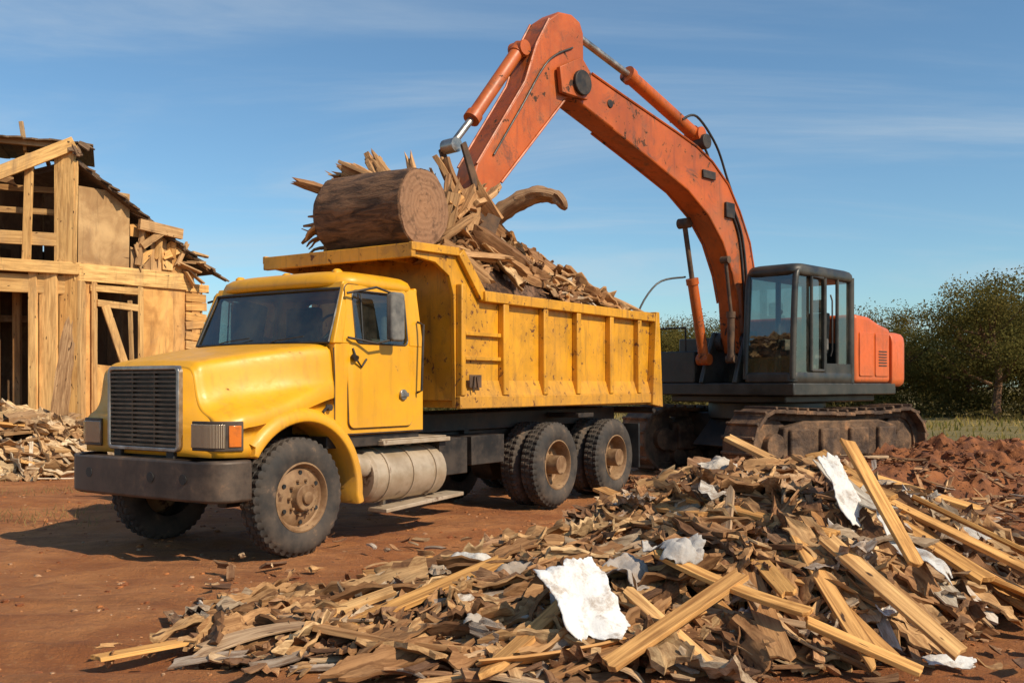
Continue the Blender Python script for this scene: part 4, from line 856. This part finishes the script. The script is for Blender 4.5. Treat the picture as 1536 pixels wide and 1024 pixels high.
# ------------------------------------------------------------------ soil heaps
def heap(name,cx,cy,rx,ry,h,seed,mat,nx=80,ny=60,rough=.25,**pr):
    mb=MB(); vs=[]
    for j in range(ny+1):
        for i in range(nx+1):
            u=i/nx*2-1;v=j/ny*2-1; r=1-u*u-v*v; x=cx+u*rx;y=cy+v*ry
            z=-.06 if r<=0 else h*r**.9+(noise.turbulence(V((x*2.3,y*2.3,seed)),4,True)-.35)*rough*min(1,r*3)*h*2-.04
            vs.append((x,y,z))
    mb.add(vs,[(j*(nx+1)+i,j*(nx+1)+i+1,(j+1)*(nx+1)+i+1,(j+1)*(nx+1)+i) for j in range(ny) for i in range(nx)])
    return mk(name,mb,mat,**pr)
SOIL=simple('red_soil',(.11,.036,.013),(.31,.11,.036),.95,0,5,1,.06)
heap('soil_heap',8.0,16.6,3.0,1.3,.62,3,SOIL,label='low heap of loose red soil beside the tracks',category='soil',kind='stuff')
heap('soil_heap',4.6,14.2,3.4,.9,.48,5,SOIL,label='low ridge of churned red soil',category='soil',kind='stuff')
def hsl(x,y):
    u=(x-8)/3.0;v=(y-16.6)/1.3;r=1-u*u-v*v; z=.62*r**.9 if r>0 else hg(x,y)
    u=(x-4.6)/3.4;v=(y-14.2)/.9;r=1-u*u-v*v; return max(z,.48*r**.9 if r>0 else 0)
mb=MB()
for i in range(2400):
    x=R.gauss(6.6,2.4);y=R.gauss(15.0,1.5); rr=.012+.05*R.random()**4
    clod(mb,x,y,hsl(x,y)+rr*.2,rr,R.choice([(.28,.10,.034),(.34,.14,.055),(.16,.055,.02)]))
mk('soil_lumps',mb,RUBB,kind='stuff',label='lumps of red soil thrown up by the excavator',category='soil')
mb=MB(); scatter(mb,lambda:(R.uniform(1.2,8),R.uniform(9.4,15.5)),900,lambda x,y:max(hsl(x,y),hg(x,y)+.01),.2,fl=.25)
scatter(mb,lambda:(R.uniform(-2.4,4.2),R.uniform(4.8,9.8)),230,lambda x,y:max(hs(x,y),hg(x,y)+.005),.08,fl=.2)
mk('scattered_scraps',mb,RUBB,kind='stuff',label='scraps of wood strewn on the dirt',category='debris')
# ------------------------------------------------------------------ HOUSE
HC=V((-8.8,20,0)); hs_=empty('wooden_house',HC,0,label='half-demolished two-storey timber house with torn walls',category='house')
d1=V((.6,.8,0));n1=V((.8,-.6,0)); d2=V((-.93,-.37,0)).normalized(); n2=V((d2.y*-1,d2.x,0))
if n2.y>0:n2=-n2
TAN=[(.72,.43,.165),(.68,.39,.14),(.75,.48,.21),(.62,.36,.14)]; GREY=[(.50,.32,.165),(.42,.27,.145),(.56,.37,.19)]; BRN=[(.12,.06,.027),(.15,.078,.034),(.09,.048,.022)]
def wall(mb,d,n,a0,a1,z0,zt,holes,bw,cols,o=0,gap=.006,jt=.03,th=.03,miss=0):
    a=a0
    while a<a1-.02:
        w=min(bw*R.uniform(.75,1.2),a1-a); m=a+w/2; segs=[(z0(m) if callable(z0) else z0,(zt(m) if callable(zt) else zt)+R.uniform(-jt,jt))]
        for h in holes:
            if h[0]<m<h[1]:
                ns=[]
                for s0,s1 in segs:
                    if h[2]>s0: ns.append((s0,min(s1,h[2]+R.uniform(-jt,jt))))
                    if h[3]<s1: ns.append((max(s0,h[3]+R.uniform(-jt,jt)),s1))
                segs=ns
        if R.random()>=miss:
            for s0,s1 in segs:
                if s1-s0<.08: continue
                oo=o+R.uniform(0,.02); c=jit(R.choice(cols),.10); off=R.uniform(-9,9); sk=R.gauss(0,.012)
                P=[d*(a+gap)+n*oo,d*(a+w-gap)+n*oo,d*(a+w-gap)+n*(oo+th),d*(a+gap)+n*(oo+th)]
                b=[(p.x,p.y,s0) for p in P]; t=[(p.x+d.x*sk,p.y+d.y*sk,s1+R.uniform(-jt,jt)) for p in P]
                mb.hexa(b,t,0,[(p[2]+off,q*.1+off,0) for q,p in enumerate(b)]+[(p[2]+off,q*.1+off,0) for q,p in enumerate(t)],c)
        a+=w
def P1(a,z,o=0): p=d1*a+n1*o; return V((p.x,p.y,z))
def P2(a,z,o=0): p=d2*a+n2*o; return V((p.x,p.y,z))
zt=lambda a: 5.95-.60*a
mb=MB()
wall(mb,d1,n1,.05,1.20,3.98,lambda a:zt(a)-.05,[],1.3,[(.50,.34,.18)],0,jt=.01)
wall(mb,d1,n1,1.22,2.8,3.98,lambda a:zt(a)-.12,[(1.35,1.6,4.3,4.7)],.42,GREY+TAN[:2],0,jt=.10,miss=.0)
wall(mb,d1,n1,1.5,2.75,4.02,lambda a:zt(a)-.5,[],.24,GREY+TAN,.035,jt=.3,miss=.5)
mk('gable_wall',mb,WOODH,hs_,bev=.004,seg=1,label='torn upper board wall')
mb=MB()
wall(mb,d1,n1,.0,.46,0,3.65,[],.46,TAN,0,jt=.0)
wall(mb,d1,n1,.46,1.42,0,3.65,[(.42,1.5,1.9,3.45)],.32,TAN,0,jt=.10)
wall(mb,d1,n1,1.42,2.9,0,3.65,[],.80,TAN,0,jt=.0)
wall(mb,d1,n1,2.35,3.0,1.2,3.75,[],.22,TAN+GREY,.035,jt=.3,miss=.2)
mk('lower_wall',mb,WOODH,hs_,bev=.004,seg=1,label='pale stripped timber lower wall')
mb=MB(); bc=lambda:jit(R.choice(TAN),.1)
mb.beam(P1(-.05,3.80,.07),P1(2.75,3.80,.07),.06,.36,0,(.78,.52,.22)); mb.beam(P1(.12,0,.08),P1(.12,3.62,.08),.26,.07,0,(.60,.39,.18)); mb.beam(P1(.40,0,.07),P1(.40,3.62,.07),.16,.06,0,(.66,.42,.19))
mb.beam(P1(1.45,1.0,.07),P1(1.45,3.6,.07),.18,.06,0,(.70,.46,.20)); mb.beam(P1(.3,3.50,.075),P1(1.5,3.50,.075),.05,.14,0,(.62,.40,.17)); mb.beam(P1(.45,3.20,.09),P1(1.4,3.15,.09),.04,.14,0,(.64,.42,.19))
mb.beam(P1(.62,3.15,.10),P1(1.15,1.7,.10),.04,.18,0,(.64,.41,.18)); mb.beam(P1(1.2,3.3,.06),P1(1.25,1.9,.06),.07,.08,0,(.5,.33,.16))
for k in range(9): z=2.0+k*.21; mb.beam(P1(2.55,z,.08),P1(2.95+R.uniform(0,.2),z+R.uniform(-.06,.06),.1),.03,.18,0,bc())
for k in range(6):
    a=R.uniform(1.2,2.7); z=R.uniform(3.9,5.0-.6*a+.6); an=R.gauss(1.3,.5); L=R.uniform(.3,.6); p0=P1(a,z,.09+k*.004); p1=P1(a+math.cos(an)*L,z+math.sin(an)*L,.12+k*.004); plankgeo(mb,L,R.uniform(.10,.2),.025,orient(p0,p1,1.57+R.gauss(0,.3))[0],jit(R.choice(TAN+GREY),.15),.08)
mk('wall_framing',mb,WOODH,hs_,bev=.005,seg=1)
mb=MB()
for k in range(20):
    a=k*.165; z=zt(a)+.07; L=R.uniform(.3,.42)
    c=jit(R.choice([(.12,.085,.06),(.18,.125,.08),(.25,.17,.11),(.09,.062,.045)]),.2)
    p0=P1(a-.05,z+.05,R.uniform(-.25,.0)); p1=P1(a+L,z-.60*L+R.uniform(-.02,.02),R.uniform(.15,.25)); plankgeo(mb,(p1-p0).length,R.uniform(.26,.38),.03,orient(p0,p1,R.gauss(0,.08))[0],c,.06)
for k in range(8):
    p0=P1(2.6+R.uniform(-.3,.2),4.40+R.uniform(-.4,.1),.1); p1=p0+V((R.uniform(.15,.4),R.uniform(-.1,.3),R.uniform(-.35,.0))); plankgeo(mb,(p1-p0).length,R.uniform(.14,.26),.03,orient(p0,p1,R.gauss(0,.3))[0],R.choice(GREY),.06)
for z0 in(0,.07):
    a0,a1=0,3.20; mb.hexa([P1(a0,zt(a0)-.02+z0,-4),P1(a1,zt(a1)-.02+z0,-4),P1(a1,zt(a1)-.02+z0,.2-z0),P1(a0,zt(a0)-.02+z0,.2-z0)],[P1(a0,zt(a0)+.04+z0,-4),P1(a1,zt(a1)+.04+z0,-4),P1(a1,zt(a1)+.04+z0,.2-z0),P1(a0,zt(a0)+.04+z0,.2-z0)],0,None,(.12,.085,.062))
mb.beam(P1(1.3,4.90,.25),P1(2.3,4.80,.3),.10,.22,0,(.54,.35,.18)); mb.beam(P1(1.4,4.45,.2),P1(1.9,4.85,.3),.06,.14,0,(.50,.32,.16)); mb.beam(P1(1.35,4.05,.12),P1(1.5,4.95,.12),.11,.10,0,(.46,.29,.15))
mk('roof',mb,WOODH,hs_,bev=.004,seg=1,label='collapsing dark shingle roof edge')
mb=MB()
mb.beam(P2(.16,3.95,.05),P2(.16,6.25,.05),.10,.40,0,(.68,.44,.19)); mb.beam(P2(.02,3.95,.12),P2(-.02,6.0,.12),.06,.14,0,(.74,.48,.21))
mb.beam(P2(.86,4.0,.04),P2(.80,6.1,.04),.07,.16,0,(.68,.43,.18)); mb.beam(P2(2.0,4.0,.04),P2(2.0,6.3,.04),.10,.07,0,(.5,.33,.16))
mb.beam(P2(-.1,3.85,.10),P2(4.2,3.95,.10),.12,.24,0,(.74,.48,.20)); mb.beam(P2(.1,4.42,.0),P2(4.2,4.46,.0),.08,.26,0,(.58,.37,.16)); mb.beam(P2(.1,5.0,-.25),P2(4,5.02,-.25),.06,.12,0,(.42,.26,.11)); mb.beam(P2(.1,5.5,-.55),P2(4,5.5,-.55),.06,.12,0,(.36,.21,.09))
mb.beam(P2(-.02,6.35,.16),P2(1.9,5.35,.16),.07,.26,0,(.74,.48,.20)); mb.beam(P2(.0,6.30,.0),P2(4,6.38,.0),.12,.12,0,(.35,.25,.16))
for a in(.15,.55,.9,1.6,2.4,3.2): mb.beam(P2(a,6.25,-.1),P2(a,6.2,-3),.06,.14,0,(.40,.24,.10))
mb.beam(P2(.9,6.35,.1),P2(.95,6.70,.1),.05,.08,0,(.5,.35,.2))
for a,w in((.08,.38),(.46,.34),(.74,.16),(3.0,.2)): mb.beam(P2(a,0,.0),P2(a,3.78,.0),.10,w,0,bc())
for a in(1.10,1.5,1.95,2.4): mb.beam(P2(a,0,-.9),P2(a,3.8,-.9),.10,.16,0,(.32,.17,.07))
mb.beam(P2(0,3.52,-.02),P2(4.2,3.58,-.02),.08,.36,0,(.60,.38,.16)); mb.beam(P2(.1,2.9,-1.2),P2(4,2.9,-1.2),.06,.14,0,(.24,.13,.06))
for k in range(5):
    a=R.uniform(.3,3.2); z=R.uniform(4.6,5.8); an=R.gauss(0,.6); L=R.uniform(.4,1.0); p0=P2(a,z,-.1-k*.05); p1=P2(a+math.cos(an)*L,z+math.sin(an)*L,-.08-k*.05); plankgeo(mb,L,R.uniform(.08,.16),.025,orient(p0,p1,1.57+R.gauss(0,.3))[0],jit(R.choice(GREY),.2),.06)
mk('wing_framing',mb,WOODH,hs_,bev=.006,seg=1,label='exposed stud framing of the open wing')
mb=MB(); wall(mb,d2,n2,-.4,4.2,0,6.15,[],.4,BRN,-1.8)  # inner boards coloured extra dark, painting shade into the house openings
wall(mb,d1,n1,-1.2,3.0,0,4.4,[],.4,BRN,-2.2); mk('inner_wall',mb,WOODH,hs_,label='inner board wall with interior shade in its dark colour')
mb=MB()
for k in range(18):
    a=k*.25-.2; p0=P2(a,6.36+R.uniform(-.015,.02),.22+R.uniform(-.05,.05)); p1=P2(a+R.uniform(-.05,.05),6.56+R.uniform(-.03,.03),-2.9); plankgeo(mb,(p1-p0).length,R.uniform(.26,.32),.03,orient(p0,p1,R.gauss(0,.05))[0],jit((.17,.12,.08),.3),.06)
for k in range(4): p0=P2(R.uniform(-.15,.1),6.38,.1); p1=p0+V((R.uniform(.1,.25),-.1,R.uniform(-.3,-.15))); plankgeo(mb,(p1-p0).length,.16,.03,orient(p0,p1,R.gauss(0,.3))[0],jit((.18,.12,.08),.3),.06)
mk('wing_roof',mb,WOODH,hs_,label='broken shingle roof over the open wing')
mb=MB(); p=[P2(-.1,3.9,-.05),P2(4.2,3.9,-.05),P2(4.2,3.9,-1.8),P2(-.1,3.9,-1.8)]; mb.hexa([(q.x,q.y,3.78) for q in p],[(q.x,q.y,3.86) for q in p],0,None,(.2,.12,.055))
p=[P1(0,0,-.1),P1(2.9,0,-.1),P1(2.9,0,-2.1),P1(0,0,-2.1)]; mb.hexa([(q.x,q.y,3.78) for q in p],[(q.x,q.y,3.86) for q in p],0,None,(.2,.12,.055)); mk('floor',mb,WOODH,hs_)
def hh(x,y):
    u=(x+9.9)/3.0;v=(y-18.0)/1.5;r=1-u*u-v*v; return (1.0*r**.7 if r>0 else 0)+hg(x,y)
heap('rubble_mound',-9.9,18.0,3.0,1.5,.90,13,MOUND,kind='stuff',label='core of the rubble heap beside the house',category='debris')
tmp=MB(); JH=[(.62,.46,.28),(.66,.50,.32),(.54,.37,.21),(.42,.27,.15),(.66,.55,.41),(.32,.19,.10)]
scatter(tmp,lambda:(R.uniform(-12.4,-7.2),R.uniform(16.2,19.2)),350,hh,.4,JH,.2)
mk('house_rubble',tmp,RUBB,kind='stuff',label='pale broken boards and plaster piled by the house',category='debris')
tmp=MB(); slabs(tmp,lambda:(R.uniform(-12.2,-7.3),R.uniform(16.2,19.0)),260,hh,JH,(.35,.9),(.18,.42))
mk('house_rubble_slabs',tmp,WOOD,kind='stuff',label='broad torn slabs piled by the house',category='debris')
for k in range(60):
    x=R.uniform(-11.5,-7.4);y=R.uniform(16.3,18.6);a=R.uniform(0,6.28);L=R.uniform(.4,1.1);z=hh(x,y)+.05
    p0=V((x-math.cos(a)*L/2,y-math.sin(a)*L/2,z));p1=V((x+math.cos(a)*L/2,y+math.sin(a)*L/2,z+R.gauss(0,.10)))
    if k%3: chunk(p0,p1,R.uniform(.10,.22),R.choice([(.66,.48,.29),(.60,.43,.26),(.48,.32,.19)]),label='split log chunk on the rubble by the house',group='chunks on the house rubble',flat=.6,taper=.9)
    else: plank(p0,p1,R.uniform(.14,.32),.05,R.choice(TAN+GREY),R.gauss(0,.4),label='broken slab on the rubble by the house',group='boards on the house rubble',rag=.07)
chunk((-8.35,18.3,.8),(-8.2,18.4,2.5),.19,(.46,.30,.17),name='timber_stump',taper=.75,label='upright broken timber stump leaning by the house',group='stumps')
# ------------------------------------------------------------------ TREES
def make_tree(sd,H,warm,low=-.6,nc=34):
    R.seed(sd); t=empty('tree',(0,0,-50),0,label='leafy scrub tree on the dry grass',category='tree',group='trees along the field edge')
    mb=MB(); tips=[]
    top=V((R.gauss(0,.3),R.gauss(0,.3),H*.55)); mid=V((R.gauss(0,.25),R.gauss(0,.2),H*.28))
    mb.tube([(0,0,-.2),(.02,0,H*.1),mid,top,(top.x*1.2,top.y,H*.8)],[H*.035,H*.028,H*.022,H*.013,H*.004],9)
    for k in range(12):
        z=R.uniform(.16,.55)*H; a=R.uniform(0,6.28); e=V((math.cos(a)*R.uniform(.25,.44)*H,math.sin(a)*R.uniform(.25,.44)*H,z+R.uniform(.1,.3)*H)); b=mid.lerp(top,max(0,min(1,(z/H-.28)/.27))) if z>.28*H else mid*(z/(.28*H))
        m=b.lerp(e,.5)+V((0,0,-.03*H)); mb.tube([b,m,e],[H*.013,H*.009,H*.003],6); tips.append(e)
        for q in range(2): e2=m.lerp(e,.4)+V((R.gauss(0,.12),R.gauss(0,.12),R.uniform(.0,.15)))*H; mb.tube([m,e2],[H*.006,H*.002],5); tips.append(e2)
    mk('trunk',mb,BARK,t)
    mb=MB()
    cl=[(p,R.uniform(.08,.14)*H) for p in tips]
    for k in range(nc):
        a=R.uniform(0,6.28);u=R.uniform(low,1); rr=math.sqrt(max(0,1-u*u*.8))*R.uniform(.6,1.05); cl.append((V((math.cos(a)*rr*.46*H,math.sin(a)*rr*.46*H,H*.54+u*.38*H)),R.uniform(.08,.16)*H))
    for p,r in cl:
        f=R.uniform(.75,1.2); yl=R.random()
        for q in range(300):
            d=V((R.gauss(0,1),R.gauss(0,1),R.gauss(0,.8))); d=d.normalized()*r*R.random()**.5*1.12; c=p+d
            if c.z<.05: continue
            s=R.uniform(.028,.055)*H/7; a=V((R.gauss(0,1),R.gauss(0,1),R.gauss(0,1))).normalized(); b=a.cross(V((R.gauss(0,1),R.gauss(0,1),R.gauss(0,1)))).normalized()
            g=f*R.uniform(.93,1.07); col=(lerp(.125,.19,yl*warm)*g,lerp(.11,.135,yl)*g,lerp(.03,.036,yl)*g)
            mb.add([c-a*s*1.5,c+b*s*.8,c+a*s*1.5,c-b*s*.8],[(0,1,2,3)],0,None,col)
    mk('crown',mb,LEAF,t)
    return t
trees=[make_tree(11,6.6,.8,-.7,40),make_tree(23,6.2,1.0,-1.2,52),make_tree(37,5.6,.6,-1.3,54)]
kids={t.name:[o for o in bpy.data.objects if o.parent==t] for t in trees}
def put(src,x,y,s,r,lab=None):
    n=src.copy(); C.objects.link(n); n.location=(x,y,hg(x,y)); n.scale=(s*R.uniform(1.0,1.25),s*R.uniform(1.0,1.2),s); n.rotation_euler=(0,0,r)
    if lab:n['label']=lab
    for ch in kids[src.name]:
        c=ch.copy(); c.parent=n; C.objects.link(c)
R.seed(99)
P=[(0,21.9,45,1.02),(1,24.8,48,1.0),(2,18.9,50,.82),(1,20.4,54,.95),(2,16.9,55,.68),(1,18.2,57,.78),(2,23.4,50,.92),(1,29,55,1.05),(0,32,62,1.1),(2,26.4,42,.75),(2,14.6,58,.62),
   (1,8.4,57,.88),(2,9.6,55,.86),(1,10.9,58,.90),(2,12.2,56,.74),(1,7.0,60,.8)]
for i in range(48):
    x=-48+i*1.7+R.uniform(-1,1); y=R.uniform(58,74)
    P.append((R.choice((1,2)),x,y,R.uniform(.70,.88) if x>4 else R.uniform(.5,.7)))
for k,x,y,s in P: put(trees[k],x,y,s,R.uniform(0,6.28),'olive-green spreading tree with thin trunk at the field edge' if k==0 else None)
for t in trees:
    for c in kids[t.name]: bpy.data.objects.remove(c)
    bpy.data.objects.remove(t)
mb=MB()
for k in range(560):
    x=R.uniform(-50,50); y=R.uniform(48,60) if x<14 else R.uniform(42,60); h=R.uniform(.6,2.2) if x>4 else R.uniform(.4,1.4); f=R.uniform(.6,1.1)
    for q in range(95):
        c=V((x+R.gauss(0,.6),y+R.gauss(0,.6),abs(R.gauss(0,.45))*h)); s=R.uniform(.04,.085); a=V((R.gauss(0,1),R.gauss(0,1),R.gauss(0,1))).normalized(); b=a.cross(V((R.gauss(0,1),R.gauss(0,1),R.gauss(0,1)))).normalized(); g=f*R.uniform(.9,1.1)
        mb.add([c-a*s*1.5,c+b*s*.8,c+a*s*1.5,c-b*s*.8],[(0,1,2,3)],0,None,(.14*g,.11*g,.035*g))
mk('undergrowth',mb,LEAF,kind='stuff',label='low scrub and bushes along the field edge',category='scrub')
mb=MB()
for k in range(13000):
    y=18+32*R.random()**1.3; x=R.uniform(-.65,.75)*y
    if noise.noise(V((x*.3,y*.3,0)))<-.1: continue
    if y<24 and -8<x<9: continue
    h=R.uniform(.08,.32); a=R.uniform(0,6.28); w=.012+y*.0006; dx,dy=math.cos(a)*w,math.sin(a)*w; l=R.gauss(0,.08); z=hg(x,y); c=jit(R.choice([(.30,.22,.06),(.38,.27,.09),(.19,.17,.04)]))
    mb.add([(x-dx,y-dy,z),(x+dx,y+dy,z),(x+l,y+R.gauss(0,.05),z+h)],[(0,1,2)],0,None,c)
for k in range(3600):
    x=R.uniform(-11,-4.6); y=R.uniform(10.8,17)
    if noise.noise(V((x*.6,y*.6,0)))<.0: continue
    h=R.uniform(.03,.10); a=R.uniform(0,6.28); w=.006; dx,dy=math.cos(a)*w,math.sin(a)*w
    mb.add([(x-dx,y-dy,-.02),(x+dx,y+dy,-.02),(x+R.gauss(0,.05),y+R.gauss(0,.05),h)],[(0,1,2)],0,None,(.32,.22,.09))
mk('dry_grass',mb,LEAF,kind='stuff',label='dry yellow-green grass tufts',category='grass')
# ------------------------------------------------------------------ light, sky, camera
el=math.radians(40)
sun=V((.80*math.cos(el),-.60*math.cos(el),math.sin(el))).normalized()
L=bpy.data.lights.new('sun','SUN'); L.energy=5.0; L.angle=math.radians(.5); L.color=(1,.86,.66)
lo=bpy.data.objects.new('sun',L); C.objects.link(lo); lo.rotation_euler=(-sun).to_track_quat('-Z','Y').to_euler(); lo.location=(10,-8,12)
w=bpy.data.worlds.new("World"); bpy.context.scene.world=w; w.use_nodes=True; nt=w.node_tree; bg=nt.nodes['Background']
sky=nt.nodes.new('ShaderNodeTexSky'); sky.sky_type='NISHITA'; sky.sun_disc=False; sky.sun_elevation=el; sky.sun_rotation=math.atan2(.80,-.60); sky.air_density=1.0; sky.dust_density=.4; sky.ozone_density=1.5
tc=nt.nodes.new('ShaderNodeTexCoord'); sp=nt.nodes.new('ShaderNodeSeparateXYZ'); nt.links.new(tc.outputs['Generated'],sp.inputs[0])
def mt(op,a,b):
    n=nt.nodes.new('ShaderNodeMath'); n.operation=op
    for i,x in enumerate((a,b)):
        if isinstance(x,bpy.types.NodeSocket): nt.links.new(x,n.inputs[i])
        else: n.inputs[i].default_value=x
    return n.outputs[0]
zz=mt('ADD',mt('MAXIMUM',sp.outputs[2],0),.12); cb=nt.nodes.new('ShaderNodeCombineXYZ'); nt.links.new(mt('MULTIPLY',mt('DIVIDE',sp.outputs[0],zz),.5),cb.inputs[0]); nt.links.new(mt('MULTIPLY',mt('DIVIDE',sp.outputs[1],zz),1.2),cb.inputs[1])
no=nt.nodes.new('ShaderNodeTexNoise'); no.inputs['Scale'].default_value=.9; no.inputs['Detail'].default_value=10; no.inputs['Roughness'].default_value=.60; no.inputs['Distortion'].default_value=.6; nt.links.new(cb.outputs[0],no.inputs['Vector'])
mr=nt.nodes.new('ShaderNodeMapRange'); mr.interpolation_type='SMOOTHSTEP'; mr.inputs[1].default_value=.43; mr.inputs[2].default_value=.78; mr.inputs[3].default_value=0; mr.inputs[4].default_value=.6; nt.links.new(no.outputs[0],mr.inputs[0])
tint=nt.nodes.new('ShaderNodeMix'); tint.data_type='RGBA'; tint.blend_type='MULTIPLY'; tint.inputs[0].default_value=1; nt.links.new(sky.outputs[0],tint.inputs[6]); tint.inputs[7].default_value=(.84,1.10,1.20,1)
mx=nt.nodes.new('ShaderNodeMix'); mx.data_type='RGBA'; nt.links.new(mr.outputs[0],mx.inputs[0]); nt.links.new(tint.outputs[2],mx.inputs[6]); mx.inputs[7].default_value=(5.6,6.3,6.8,1)
nt.links.new(mx.outputs[2],bg.inputs[0]); bg.inputs[1].default_value=.107
cd=bpy.data.cameras.new('camera'); cd.lens=35; cd.sensor_width=36; cd.shift_y=65/1536; cd.clip_end=3000; cd.clip_start=.05
co=bpy.data.objects.new('camera',cd); C.objects.link(co); co.location=(0,0,1.53); co.rotation_euler=(math.radians(90),0,0)
sc=bpy.context.scene; sc.camera=co; sc.view_settings.view_transform='Standard'; sc.view_settings.look='None'; sc.view_settings.exposure=0
